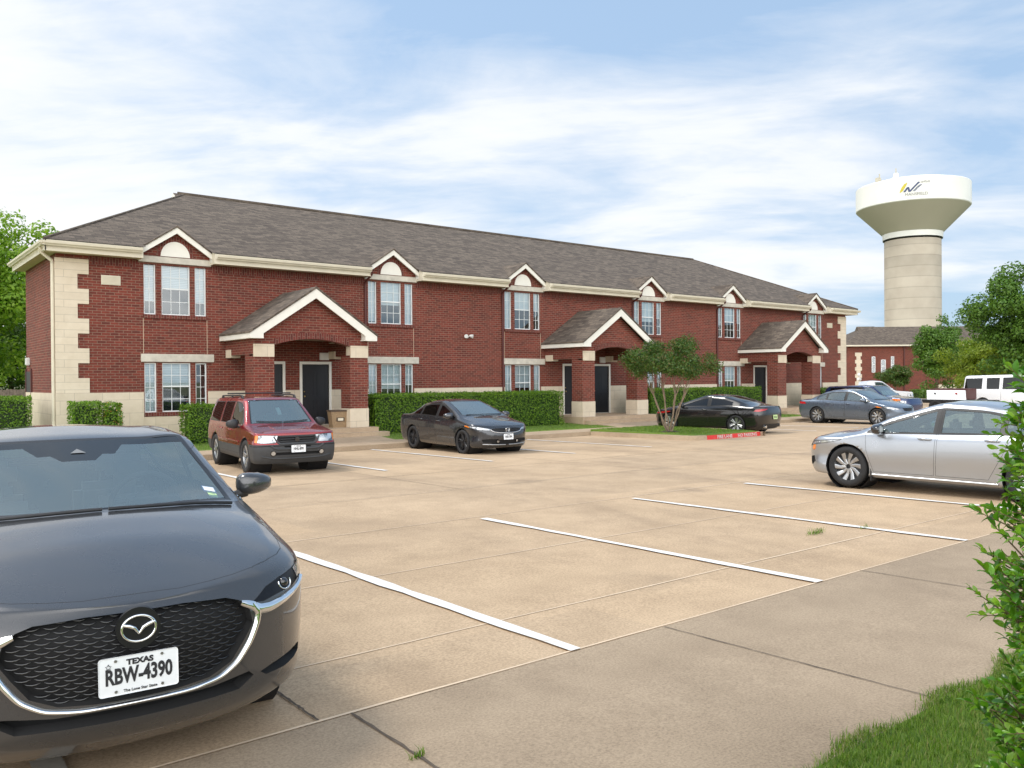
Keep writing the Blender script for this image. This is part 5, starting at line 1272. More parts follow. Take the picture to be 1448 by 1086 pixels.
M3=dict(name='parked_car',wb=2.50,fo=1.0225,ro=1.14,tin=.05,W=.868,rw=.325,rim=.235,paint='paint_grey',Lf=.62,ef=.93,ns=76,nc=18,dens=1.35,seam=.0035,
 low=[(.80,.17,.25,.2,.6),([(-2,.93),(1.2,.93),(1.7,.95)],[(-2.3,.26),(-1.6,.2),(1.4,.19),(1.9,.245),(2.3,.255)],.13,.12,.5),([(-2,.96),(1.7,.985)],[(-2,.36),(1.3,.33),(2.2,.335)],.055,.05,.25),([(-2,.985),(-1,1.0),(1.3,1.0),(1.7,.995)],[(-2,.56),(1.3,.48),(2.2,.445)],.025,.0,0),([(-2,.97),(-1,.99),(.5,1.),(1.7,1.0)],[(-2,.82),(0,.75),(1.3,.72),(2.2,.69)],.0,.02,0.),([(-2,.90),(-1,.935),(.9,.95),(1.3,.965),(1.7,.975)],[(-2.2,1.0),(-1,1.0),(.6,.985),(d(1.29),.995),(d(1.15),.965),(d(.77),.885),(d(.5),.832),(d(.3),.815),(d(.07),.800)],.075,.06,.12)],
 rail_y=[(-2.3,.62),(-1.7,.62),(-1.0,.61),(-.2,.645),(d(2.05),.665),(d(1.29),.775),(d(1.1),.765),(d(.6),.70),(d(.1),.60)],
 rail_z=[(-2.3,1.0),(-1.75,1.06),(-1.1,1.27),(-.6,1.36),(-.1,1.385),(d(2.02),1.36),(d(1.65),1.195),(d(1.29),1.03),(d(1.15),1.005),(d(.8),.965),(d(.4),.89),(d(.1),.828)],
 prof=[(-2.35,1.02),(-1.85,1.08),(-1.0,1.37),(-.5,1.432),(-.1,1.44),(d(2.05),1.395),(d(1.6),1.25),(d(1.04),1.062),(d(.9),1.045),(d(.6),.985),(d(.3),.90),(d(.14),.852),(d(.06),.815)],pw=.10,
 screen=(d(1.04),d(1.24),d(2.03)),ws_in=.045,ws_ring=.03,rear=(-1.72,-1.62,-.98),wglass='near_screen',frit=[[(d(2.2),-.01),(d(1.667),-.01),(d(1.667),.085),(d(1.755),.135),(d(1.755),.20),(d(1.89),.26),(d(1.915),.62),(d(2.2),.75)],[(d(1.0),-.01),(d(1.0),.9),(d(1.275),.9),(d(1.275),.70),(d(1.10),.4),(d(1.075),-.01)]],rglass='auto_glass',sglass='auto_glass',
 glass=[dict(x=(-.14,1.0),lean=(.0,-.0),n=12,door='door0'),dict(x=(-1.05,-.22),n=9,door='door1'),dict(x=(-1.4,-1.12),n=5)],
 regions=[dict(part='grille',pr=FRONT,poly=GRILLE+[(-.01,.434),(-.01,.778)],mats=['grille_back'],seam=.012,seammat='grille_back',push=.055,pdir=(1,0,0),center=True),
  dict(part='lamp_reflector',pr=DIAG(38),poly=[(-.585,.802),(-.49,.820),(-.455,.815),(-.475,.79),(-.525,.760),(-.57,.752)],mats=['lamp_silver'],seam=0.,pred=lambda c,n:n.x*.79+n.y*.61>.02),
  dict(part='headlight',pr=DIAG(38),poly=[(-.950,.727),(-.845,.772),(-.74,.792),(-.61,.806),(-.49,.820),(-.455,.815),(-.475,.79),(-.53,.758),(-.655,.736),(-.795,.729),(-.89,.718)],mats=['lamp_dark'],seam=.004,push=.004,pred=lambda c,n:n.x*.79+n.y*.61>.02),
  dict(part='lower_grille',pr=FRONT,poly=[(-.01,.405),(.30,.404),(.44,.418),(.475,.42),(.50,.395),(.43,.350),(-.01,.347)],mats=['grille_back'],seam=.006,seammat='grille_back',push=.09,pdir=(1,0,0),center=True),
  dict(part='air_vent',pr=DIAG(30),poly=[(-.60,.398),(-.52,.414),(-.42,.424),(-.30,.436),(-.265,.432),(-.265,.395),(-.32,.378),(-.42,.366),(-.56,.372)],mats=['grille_back'],seam=.006,push=.06,pdir=(.8,.4,0)),
  dict(part='hood',pr=TOP,poly=[(d(.128),-.01),(d(.13),.19),(d(.158),.32),(d(.196),.433),(d(.245),.53),(d(.304),.612),(d(.39),.70),(d(.475),.748),(d(.60),.772),(d(.816),.768),(d(1.05),.765),(d(1.25),.768),(d(1.22),.74),(d(1.05),.3),(d(1.02),-.01)],mats=['paint_grey'],seam=.0035,center=True,pred=lambda c,n:n.z>.25 and c.z>.7),
 ],
 doors=[('door0',[(-.17,1.37),(-.12,.3),(.8,.28),(.95,.6),(.98,.93),(.93,1.05),(.5,1.28),(.1,1.37)]),('door1',[(-1.10,1.27),(-1.15,.85),(-.95,.6),(-.75,.30),(-.14,.3),(-.19,1.37)])],
 handles=[('door0',0.02,.86),('door1',-.98,.88)],mirror=(d(1.52),1.03),mirkw=dict(size=(.078,.112,.064),out=.145),
 wheel=dict(n=5,offs=(-.13,.13),w0=.04,w1=.03),int=dict(dash=(d(1.30),1.0,.70),x0=-1.4,seats=((-.05,.38),(-.05,-.38),(-.95,.4),(-.95,-.4))),extra=mazda_extra,doormats=['gloss_black'])
YN=3.75; SCM=1.045
HD=R(-94.)
build_car(M3,(.968-xf*SCM*math.cos(HD),YN-xf*SCM*math.sin(HD),gz(5.5)+.012),HD,"dark grey sedan at the bottom left with black mesh grille and a Texas plate",sc=SCM)
# ---- the other vehicles
mk_paintwork('paint_red',(.25,.008,.013),.5,.28); mk_paintwork('paint_charcoal',(.040,.043,.050),.6,.26); mk_paintwork('paint_black',(.006,.006,.007),.1,.2); mk_paintwork('paint_slate',(.13,.165,.215),.6,.28); mk_paintwork('paint_silver',(.43,.455,.49),.8,.3); mk_paintwork('paint_navy',(.012,.03,.11),.4,.25); mk_paintwork('paint_white',(.78,.79,.80),.0,.3)
def merge(base,**k): b={**base,**k}; b['mats']=None; return b
def sedan(wb,fo,ro,W,H,belt_r=.98,paint='paint_charcoal',fast=1.,**k):
    """four door saloon; lengths in metres, profile as fractions of the height H"""
    xf=wb/2+fo; xr=-(wb/2+ro); cow=wb/2-.20; tp=cow-.98*fast; rb=xr+.62; rt=-wb/2+.42
    s=dict(name='parked_car',wb=wb,fo=fo,ro=ro,W=W,rw=.325,rim=.232,paint=paint,Lf=.58,Lr=.42,ef=.86,er=.74,ns=46,nc=11,dens=.8,
     low=[(.80,.17,.22,.2,.6),([(xr,.93),(cow,.94)],[(xr,.26),(-wb/2,.20),(wb/2,.19),(xf,.20)],.10,.12,.45),([(xr,.965),(cow,.975)],[(xr,.38),(wb/2,.33),(xf,.32)],.03,.04,.2),([(xr,.985),(-1,1.0),(1,1.0),(cow,.99)],[(xr,.62),(wb/2,.52),(xf,.48)],.0,.0,0),([(xr,.97),(-1,.985),(.5,.985),(cow,.985)],[(xr,.86),(0,.80),(wb/2,.70),(xf,.64)],.03,.02,.1),([(xr,.90),(-1,.925),(.6,.935),(cow,.95)],[(xr,belt_r),(-1,belt_r),(cow-.1,belt_r-.06),(cow+.35,belt_r-.135),(xf-.45,.79),(xf-.08,.735)],.12,.05,.35)],
     rail_y=[(xr,.66),(rb,.63),(rt,.595),(-.2,.61),(tp,.59),(cow,.76),(cow+.4,.70),(xf,.56)],
     rail_z=[(xr,belt_r+.01),(rb,belt_r+.03),(rt-.15,H-.15),(rt+.25,H-.075),(-.1,H-.05),(tp,H-.075),(cow-.45,H-.28),(cow,belt_r-.01),(cow+.4,belt_r-.085),(xf-.3,.80),(xf-.1,.745)],
     prof=[(xr,belt_r+.02),(rb-.05,belt_r+.06),(rt-.02,H-.055),(rt+.35,H-.008),(-.15,H),(tp,H-.045),(cow+.06,belt_r+.03),(cow+.3,belt_r-.01),(xf-.4,.855),(xf-.10,.765)],pw=.12,
     screen=(cow+.05,cow-.14,tp+.0),rear=(rb+.08,rb+.16,rt+.0),ws_in=.07,rail_sharp=.65,
     glass=[dict(x=(-.02,cow-.20),n=10,door='door0',dt=.085),dict(x=(-.95,-.11),n=8,door='door1',dt=.075),dict(x=(-1.42,-1.0),n=6,dt=.08)],
     doors=[('door0',[(-.08,H-.06),(-.05,.62),(-.03,.29),(wb/2-.44,.28),(cow-.13,.62),(cow-.1,belt_r-.04),(cow-.55,H-.30),(tp-.1,H-.09)]),('door1',[(-1.0,H-.13),(-1.12,belt_r),(-.98,.62),(-.80,.29),(-.055,.29),(-.075,.62),(-.10,H-.06)])],
     handles=[('door0',.10,.845),('door1',-.86,.865)],mirror=(cow-.34,belt_r-.02),dlo=(-1.46,cow-.12,'trim_black',.055,.012),
     wheel=dict(n=5,offs=(-.13,.13),w0=.04,w1=.03),int=dict(dash=(cow-.1,belt_r-.03,W*.76),x0=-1.4,seats=((-.05,.37),(-.05,-.37),(-.95,.36),(-.95,-.36))))
    s.update(xf=xf,xr=xr,cow=cow,tp=tp,rb=rb,rt=rt); s.update(k); return s
def heading(name): return R(name)
def front_regions(s,hl,grille,hmat='lamp_silver',ang=40,low=None,amber=None):
    r=[dict(part='headlight',pr=DIAG(ang),poly=hl,mats=[hmat,'amber_lens'],seam=.008,push=.002),dict(part='grille',pr=FRONT,poly=grille+[(-.01,grille[-1][1]),(-.01,grille[0][1])],mats=['grille_back'],seam=.012,seammat='gloss_black',push=.03,pdir=(1,0,0),center=True)]
    if low: r.append(dict(part='lower_grille',pr=FRONT,poly=low+[(-.01,low[-1][1]),(-.01,low[0][1])],mats=['grille_back'],seam=.01,seammat='black_plastic',push=.04,pdir=(1,0,0),center=True))
    r.append(dict(part='hood',pr=TOP,poly=[(s['xf']-.22,-.01),(s['xf']-.25,.3),(s['xf']-.42,.62),(s['xf']-.6,.73),(s['cow']+.12,.75),(s['cow']-.02,.73),(s['cow']+.08,.3),(s['cow']+.10,-.01)],mats=[s['paint']],seam=.006,center=True,pred=lambda c,n:n.z>.3 and c.z>.65))
    return r
def amber(hl,ang,pts): return dict(part='turn_light',pr=DIAG(ang),poly=pts,mats=['amber_lens'],seam=0.,push=.001)
def gr_bars(sh,objs,zs,ymax,mat,sc,r=.008,key='grille'):
    mb=MB()
    for z in zs:
        pts=[]
        for y in np.linspace(-ymax,ymax,15):
            p,n=sh.proj(FRONT,abs(y)+1e-4,z)
            if p is not None: pts.append((p.x-.012,y,z))
        if len(pts)>2: mb.tube(pts,r,5)
    mb.build('grille_bar',mat,objs[key][0],off=(0,0,0))
def h_badge(sh,root,z,sc=1.,lift=.012):
    p,n=sh.proj(FRONT,.001,z); x=p.x+lift; mb=MB()
    for s_ in (1,-1): mb.tube([(x,s_*.045,z+.036),(x,s_*.032,z-.036)],.007,6)
    mb.tube([(x,.037,z-.003),(x,-.037,z-.003)],.006,6); o=[(.062,.048),(.066,0),(.05,-.05),(-.05,-.05),(-.066,0),(-.062,.048),(0,.055),(.062,.048)]; mb.tube([(x-.004,a,z+b) for a,b in o],.004,5); mb.build('emblem','chrome',root,off=(0,0,0))
def wipers(sh,root,S,xo=.06):
    mb=MB()
    for y0,y1 in ((.60,.02),(.0,-.55)):
        pts=[]
        for k in range(6):
            y=y0+(y1-y0)*k/5; x=S.get('cow',1.15)-.02-.10*(abs(y)/.7)**2; p,n=sh.hit((x,abs(y)+1e-3,3),(0,0,-1)); pts.append((x,y,p.z+.014))
        mb.tube(pts,.009,5)
    mb.build('wiper','black_plastic',root,off=(0,0,0))
def fog(sh,root,ang,h,z,r=.04,mat='lamp_silver'):
    p,n=sh.proj(DIAG(ang),h,z)
    for sg in (1,-1):
        mb=MB(); q=Vector((p.x,p.y*sg,p.z)); m=Vector((n.x,n.y*sg,n.z)); mb.tube([q-m*.02,q+m*.008],r,14,1); mb.tube([q+m*.006,q+m*.013],r*.72,12,0); mb.build('fog_light',[mat,'gloss_black'],root,off=(0,0,0))
# dark grey compact saloon by the long hedge
def civic_extra(sh,root,objs,sc):
    S=sh.S; gr_bars(sh,objs,(.60,.635,.67),.42,'gloss_black',sc); h_badge(sh,root,.645)
    ribbon(sh,FRONT,[(.0,.575),(.25,.58),(.42,.61),(.50,.665)],.02,.004,'chrome','grille_trim',root,.01)
    p,n=sh.proj(FRONT,.001,.47); plate(root,(S['xf']+.012,0,.475),(1,0,.04),[('TEXAS',.028,0,.05,1.2,.001),('HNB-1804',.08,0,-.005,.62,.002)])
    wipers(sh,root,S); fog(sh,root,35,-1.02,.36)
    ribbon(sh,DIAG(25),[(-.95,.262),(-.6,.268),(-.25,.285)],.03,.004,'alloy','bumper_trim',root,.01)
CIV=sedan(2.70,.90,1.03,.89,1.43,.96,'paint_charcoal',1.08,rim=.24,sglass='tint_glass',wheel=dict(n=5,offs=(-.15,.15),w0=.036,w1=.026,mat='alloy_dark'),extra=civic_extra)
CIV['regions']=front_regions(CIV,[(-1.05,.66),(-.95,.70),(-.70,.735),(-.40,.765),(-.38,.735),(-.50,.695),(-.75,.655),(-.98,.64)],[(0,.70),(.30,.70),(.47,.685),(.49,.66),(.40,.605),(.22,.585),(0,.58)],low=[(0,.40),(.42,.40),(.50,.36),(.44,.28),(0,.27)])+[dict(part='turn_light',pr=DIAG(40),poly=[(-.46,.738),(-.30,.768),(-.28,.74),(-.42,.71)],mats=['amber_lens'],seam=0.),dict(part='air_vent',pr=DIAG(30),poly=[(-.86,.42),(-.55,.42),(-.42,.40),(-.45,.33),(-.88,.32)],mats=['grille_back'],seam=.008,push=.04,pdir=(.8,.4,0))]
build_car(CIV,put(13.80,19.62),R(-93),'dark grey compact sedan with black wheels parked nose out by the long hedge')
# red sport utility vehicle with grey cladding and roof rails
zf=lambda z: float(np.interp(z,(0,.45,.965,1.13,1.715,2.),(0,.45,.86,1.03,1.625,1.9)))
def suv_extra(sh,root,objs,sc):
    S=sh.S; xf=sh.xf
    gr_bars(sh,objs,[zf(z) for z in (.76,.82,.88)],.36,'gloss_black',sc,.01)
    mb=MB(); p,n=sh.proj(FRONT,.001,zf(.81)); mb.tube([(p.x-.02,0,zf(.81)),(p.x+.012,0,zf(.81))],[.06,.05],20,0); mb.build('emblem','gloss_black',root,off=(0,0,0))
    plate(root,(xf+.045,-.0,zf(.57)),(1,0,.02),[('TEXAS',.028,0,.05,1.2,.001),('HHU-899',.08,0,-.005,.66,.002)])
    for sg in (1,-1):
        mb=MB(); zz_=lambda x: sh.rz(x)+.015
        xs=np.linspace(-1.65,.15,9); pts=[(x,.60*sg,zz_(x)+.055) for x in xs]; mb.tube([(xs[0]-.06,.60*sg,zz_(xs[0])-.01)]+pts+[(xs[-1]+.07,.60*sg,zz_(xs[-1])-.01)],.017,8)
        for x in (-1.6,-.75,.1): mb.tube([(x,.60*sg,zz_(x)-.02),(x,.60*sg,zz_(x)+.055)],.025,8)
        mb.build('roof_rail','black_plastic',root,off=(0,0,0))
    mb=MB()
    for x in (-.15,-1.2): mb.tube([(x,-.6,sh.pr(x)+.06),(x,0,sh.pr(x)+.065),(x,.6,sh.pr(x)+.06)],.016,6)
    mb.build('roof_bar','black_plastic',root,off=(0,0,0))
    wipers(sh,root,S); fog(sh,root,38,-.93,.46,.06)
    ribbon(sh,DIAG(20),[(-.62,zf(.655)),(-.30,zf(.655)),(0.,zf(.65)),(.22,zf(.64))],.022,.001,'seam','bumper_groove',root,.003,sc=1.)
    ribbon(sh,FRONT,[(.0,zf(.345)),(.30,zf(.345)),(.55,zf(.355)),(.74,zf(.40))],.035,.004,'cladding_grey','bumper_lip',root,.016)
    ribbon(sh,FRONT,[(.0,zf(.565)),(.30,zf(.565)),(.46,zf(.575)),(.52,zf(.62)),(.56,zf(.66))],.05,.004,'cladding_grey','bumper_bar',root,.02)
    ribbon(sh,FRONT,[(.0,zf(.690)),(.34,zf(.690)),(.42,zf(.72)),(.49,zf(.90))],.03,.003,'cladding_grey','grille_surround',root,.014)
    mb=MB(); x=.78; p,n=sh.hit((x,.03,3),(0,0,-1)); n=n.normalized()
    u=Vector((0,1,0)); v=n.cross(u); c=p-n*.02; mb.add([c+u*a+v*b for a,b in ((-.045,-.13),(.045,-.13),(.045,.13),(-.045,.13))],[(0,1,2,3)]); mb.build('permit_tag','paper',objs['windshield'][0],off=(0,0,0))
    for sg in (1,-1):
        mb=MB(); pts=[]
        for x in np.linspace(-.95,.85,12): q,_=sh.side(x,.66); pts.append((x,(q.y+.006)*sg,.66))
        mb.tube(pts,.016,6); mb.build('door_moulding','paint_red',root,off=(0,0,0))
    mb=MB()
    for sg in (1,-1):
        pts=[(x,.40*sg*(1-.12*(x-1.2)),sh.hit((x,.40,3),(0,0,-1))[0].z-.004) for x in np.linspace(1.28,2.0,7)]; mb.tube(pts,[.004,.014,.018,.018,.016,.012,.003],6)
    mb.build('hood_crease','paint_red',objs.get('hood',[root])[0],off=(0,0,0))
wb,fo,ro=2.62,.88,.94; xf_=wb/2+fo; xr_=-(wb/2+ro)
SUV=dict(name='parked_suv',wb=wb,fo=fo,ro=ro,W=.89,rw=.355,rim=.25,ra=.41,paint='paint_red',Lf=.36,Lr=.34,ef=.56,er=.55,ns=46,nc=11,dens=.8,archmat='cladding_grey',crown=.8,
 low=[(.80,.26,.2,.2,.6),([(xr_,.95),(1.3,.96)],[(xr_,.36),(-1.3,.30),(1.3,.29),(xf_,.235)],.07,.05,.3),([(xr_,.985),(1.3,1.0)],.48,.0,.0,.2),([(xr_,.985),(1.3,1.0)],.66,.0,.0,.2),([(xr_,.985),(1.2,.975)],[(xr_,.90),(1.3,.86),(xf_,.80)],.045,.02,.1),([(xr_,.95),(1.0,.95),(1.25,.955)],[(xr_,1.10),(.8,1.09),(1.2,1.06),(xf_-.1,.965)],.07,.05,.45)],
 rail_y=[(xr_,.66),(-1.8,.665),(0,.66),(.42,.62),(1.12,.76),(1.3,.74),(xf_,.64)],
 rail_z=[(xr_,1.2),(xr_+.13,1.58),(-1.8,1.635),(0,1.665),(.38,1.63),(.75,1.38),(1.14,1.10),(1.3,1.085),(xf_-.1,.98)],
 prof=[(xr_,1.3),(xr_+.13,1.63),(-1.8,1.69),(-.2,1.715),(.40,1.675),(1.16,1.13),(1.3,1.10),(xf_-.3,1.04),(xf_-.05,.975)],pw=.12,rail_sharp=.55,
 screen=(1.18,1.10,.42),ws_in=.065,rear=None,wglass='screen_glass',sglass='tint_glass',
 glass=[dict(x=(.0,.98),n=10,door='door0',dt=.06),dict(x=(-.88,-.09),n=6,door='door1',dt=.06),dict(x=(-1.80,-.98),n=6,dt=.06,lean=(-.2,0))],
 doors=[('door0',[(-.05,1.60),(-.045,.40),(.86,.40),(.92,.8),(.98,1.08),(.75,1.32),(.40,1.58),(.2,1.60)]),('door1',[(-.93,1.58),(-.97,1.0),(-.9,.75),(-.72,.40),(-.055,.40),(-.06,1.60)])],
 handles=[('door0',.10,.99),('door1',-.78,.995)],hmat='paint_red',mirror=(.80,1.08),mirkw=dict(size=(.09,.125,.095),out=.15),mmats=['black_plastic','black_plastic'],doormats=['cladding_grey'],
 wheel=dict(n=5,offs=(-.14,.14),w0=.05,w1=.045,mat='alloy'),int=dict(dash=(1.02,1.05,.66),x0=-1.6,seats=((-.05,.37),(-.05,-.37),(-.95,.36),(-.95,-.36))),extra=suv_extra)
SUV['regions']=[dict(part='headlight',pr=DIAG(35),poly=[(-.87,.735),(-.89,.925),(-.62,.940),(-.52,.935),(-.50,.74),(-.60,.72),(-.84,.72)],mats=['lamp_silver'],seam=.01,push=.0,seammat='seam'),
 dict(part='turn_light',pr=DIAG(35),poly=[(-.52,.935),(-.45,.93),(-.44,.75),(-.50,.74)],mats=['amber_lens'],seam=0.),
 dict(part='grille',pr=FRONT,poly=[(-.01,.92),(.43,.92),(.455,.89),(.41,.75),(.35,.705),(-.01,.705)],mats=['grille_back'],seam=.022,seammat='cladding_grey',push=.03,pdir=(1,0,0),center=True),
 dict(part='lower_grille',pr=FRONT,poly=[(-.01,.49),(.46,.49),(.50,.46),(.46,.41),(-.01,.41)],mats=['grille_back'],seam=.012,seammat='gloss_black',push=.04,pdir=(1,0,0),center=True),
 dict(part='bumper_slot',pr=FRONT,poly=[(-.01,.655),(.30,.655),(.28,.60),(-.01,.60)],mats=['grille_back'],seam=.008,push=.025,pdir=(1,0,0),center=True),
 dict(part='bumper',pr=FRONT,poly=[(-.01,.69),(.95,.69),(.95,.2),(-.01,.2)],mats=['cladding_grey'],seam=.006,center=True,pred=lambda c,n:c.x>1.66 and n.z<.95),
 dict(part='hood',pr=TOP,poly=[(xf_-.16,-.01),(xf_-.18,.4),(xf_-.25,.62),(xf_-.4,.70),(1.28,.75),(1.16,.73),(1.24,.3),(1.25,-.01)],mats=['paint_red'],seam=.007,center=True,pred=lambda c,n:n.z>.3 and c.z>.85),
 dict(part='paint',pr=SIDE,poly=[(-3,.60),(1.67,.60),(1.67,.1),(-3,.1)],mats=['cladding_grey'],pred=lambda c,n:c.z<.66)]
def zl(v): return [(x,zf(z)) for x,z in v] if isinstance(v,list) else zf(v)
SUV['low']=[(y,zl(z),a_,b_,c_) for y,z,a_,b_,c_ in SUV['low']]; SUV['rail_z']=zl(SUV['rail_z']); SUV['prof']=zl(SUV['prof'])
for r in SUV['regions']:
    if r['pr'] is not TOP: r['poly']=zl(r['poly'])
SUV['regions'][-2]['pred']=lambda c,n:n.z>.3 and c.z>.78
SUV['doors']=[(n_,zl(p_)) for n_,p_ in SUV['doors']]; SUV['handles']=[(n_,x,zf(z)) for n_,x,z in SUV['handles']]; SUV['mirror']=(.80,zf(1.08)); SUV['int']['dash']=(1.02,zf(1.05),.66)
_o=build_car(SUV,put(7.72,18.85+.0),R(-96),'dark red sport utility vehicle with roof rails parked before the first porch','suv')
# black coupe seen from behind
def coupe_extra(sh,root,objs,sc):
    S=sh.S; xr=S['xr']
    plate(root,(xr-.012,0,.60),(-1,0,.1),[('HBP-6621',.08,0,-.005,.62,.002)],mat='plate_green')
    mb=MB(); 
    for a,b in ((.40,.62),): 
        mb.add([(xr+.03,.46,.60),(xr+.03,.24,.60),(xr+.028,.24,.66),(xr+.028,.46,.66)],[(0,1,2,3)])
    mb.build('bumper_sticker','paper',root,off=(0,0,0))
    mb=MB(); p,n=sh.proj(DIAG(180),.0+1e-4,.90)
    if p is not None: mb.tube([(p.x+.01,0,.90),(p.x-.012,0,.90)],.035,16); mb.build('emblem','chrome',root,off=(0,0,0))
    for sg in (1,-1):
        mb=MB(); mb.tube([(xr+.30,.52*sg,.27),(xr+.06,.52*sg,.27)],.045,14); mb.build('exhaust_pipe','chrome',root,off=(0,0,0))
CP=sedan(2.72,.88,1.04,.91,1.385,.96,'paint_black',1.15,rw=.335,rim=.258,sglass='tint_glass',wglass='tint_glass',wheel=dict(n=7,offs=(-.13,.13),w0=.036,w1=.042,mat='alloy'),extra=coupe_extra)
CP['rail_z']=[(CP['xr'],.96),(CP['rb']-.05,1.0),(CP['rt']-.45,1.16),(CP['rt']+.1,1.29),(-.1,1.335),(CP['tp'],1.31),(CP['cow']-.45,1.10),(CP['cow'],.945),(CP['cow']+.4,.87),(CP['xf']-.3,.79),(CP['xf']-.1,.735)]
CP['prof']=[(CP['xr'],.98),(CP['rb']-.2,1.03),(CP['rt']-.35,1.22),(CP['rt']+.2,1.355),(-.15,1.385),(CP['tp'],1.34),(CP['cow']+.06,.99),(CP['cow']+.3,.95),(CP['xf']-.4,.845),(CP['xf']-.10,.755)]
CP['rail_y']=[(CP['xr'],.68),(CP['rb'],.66),(CP['rt'],.655),(-.2,.665),(CP['tp'],.64),(CP['cow'],.77),(CP['cow']+.4,.70),(CP['xf'],.56)]
CP['glass']=[dict(x=(-.22,CP['cow']-.2),n=10,door='door0',dt=.08),dict(x=(-1.22,-.33),n=9,dt=.07)]
CP['doors']=[('door0',[(-.28,1.30),(-.30,.62),(-.2,.29),(CP['wb']/2-.44,.28),(CP['cow']-.13,.62),(CP['cow']-.1,.92),(CP['cow']-.55,1.10),(CP['tp']-.1,1.27)])]; CP['handles']=[('door0',-.12,.84)]
CP['rear']=(CP['rb']+.12,CP['rb']+.22,CP['rt']+.15)
CP['regions']=[dict(part='taillight',pr=DIAG(140),poly=[(.62,.80),(.70,.875),(.95,.90),(1.18,.90),(1.16,.87),(1.0,.825),(.78,.79)],mats=['red_lens'],seam=.006,push=0.),
 dict(part='headlight',pr=DIAG(48),poly=[(-1.0,.66),(-.85,.71),(-.5,.76),(-.36,.77),(-.40,.72),(-.7,.66)],mats=['red_lens'],seam=.006),
 dict(part='trunk',pr=DIAG(180),poly=[(.01,.985),(-.56,.975),(-.60,.90),(-.52,.74),(.01,.72)],mats=['paint_black'],seam=.008,center=True,pred=lambda c,n:n.x<-.1),
 dict(part='rear_diffuser',pr=DIAG(180),poly=[(.01,.36),(-.62,.36),(-.66,.30),(-.6,.2),(.01,.2)],mats=['black_plastic'],seam=.006,center=True,pred=lambda c,n:n.x<-.1)]
build_car(CP,put(25.2,19.7),R(98),'black coupe with chrome multi spoke wheels beside the tree island, tail towards the lot')
# blue grey saloon
def slate_extra(sh,root,objs,sc):
    wipers(sh,root,sh.S); gr_bars(sh,objs,(.58,.62,.66),.3,'gloss_black',sc)
BG=sedan(2.80,.88,1.12,.90,1.46,.97,'paint_slate',1.02,rw=.335,rim=.25,sglass='auto_glass',wheel=dict(n=9,offs=(-.0,),w0=.045,w1=.075,mat='alloy'),extra=slate_extra,seam=.009)
BG['regions']=front_regions(BG,[(-1.02,.64),(-.95,.685),(-.65,.735),(-.40,.755),(-.42,.70),(-.75,.63)],[(0,.70),(.28,.70),(.36,.68),(.30,.58),(0,.56)],low=[(0,.40),(.45,.40),(.42,.28),(0,.27)])+[dict(part='turn_light',pr=DIAG(60),poly=[(-.98,.71),(-.80,.76),(-.70,.755),(-.78,.71)],mats=['amber_lens'],seam=0.),dict(part='taillight',pr=DIAG(140),poly=[(.55,.80),(.62,.90),(1.10,.92),(1.10,.82)],mats=['red_lens'],seam=.006)]
build_car(BG,put(33.95,18.95),R(-93),'blue grey sedan with bright alloy wheels parked before the third porch')
# silver saloon in the near row
def silver_extra(sh,root,objs,sc):
    S=sh.S
    mb=MB()
    for sg in (1,-1):
        pts=[]
        for x in np.linspace(-S['wb']/2+.42,S['wb']/2-.42,10): q,_=sh.side(x,.235); pts.append((x,(q.y+.004)*sg,.232))
        mb.tube(pts,.018,8)
    mb.build('sill_trim','alloy',root,off=(0,0,0))
    mb=MB()
    for sg in (1,-1):
        x=S['wb']/2-.40; q,_=sh.side(x,.3); mb.bevbox(x-.012,x+.012,min(sg*(q.y-.16),sg*(q.y+.004)),max(sg*(q.y-.16),sg*(q.y+.004)),.13,.36,.006)
    mb.build('mud_flap','black_plastic',root,off=(0,0,0))
SV=sedan(2.70,.93,1.02,.90,1.425,.93,'paint_silver',1.12,rw=.33,rim=.238,mmats=['gloss_black','black_plastic'],sglass='auto_glass',wglass='screen_glass',rglass='auto_glass',wheel=dict(n=10,offs=(0,),w0=.035,w1=.075,twist=.35,mat='alloy'),extra=silver_extra,seam=.005,ns=64,dens=1.1)
SV['regions']=front_regions(SV,[(-1.05,.64),(-.95,.68),(-.70,.715),(-.36,.76),(-.25,.785),(-.27,.755),(-.42,.70),(-.75,.64)],[(0,.70),(.35,.70),(.5,.68),(.42,.60),(0,.58)],low=[(0,.40),(.45,.40),(.42,.26),(0,.25)],hmat='lamp_silver')+[dict(part='turn_light',pr=DIAG(75),poly=[(-1.90,.735),(-1.72,.775),(-1.60,.785),(-1.68,.755),(-1.84,.715)],mats=['amber_lens'],seam=.003),dict(part='side_marker',pr=DIAG(75),poly=[(-1.775,.59),(-1.725,.66),(-1.64,.66),(-1.665,.585),(-1.72,.555)],mats=['amber_lens'],seam=.004,seammat='seam'),
 dict(part='air_vent',pr=DIAG(45),poly=[(-.98,.45),(-.84,.47),(-.80,.38),(-.92,.30),(-1.0,.33)],mats=['grille_back'],seam=.008,push=.03,pdir=(.7,.7,0))]
build_car(SV,(13.80,6.06,gz(6.1)+.012),R(91.5),'silver sedan parked in the near row at the right behind the shrub')
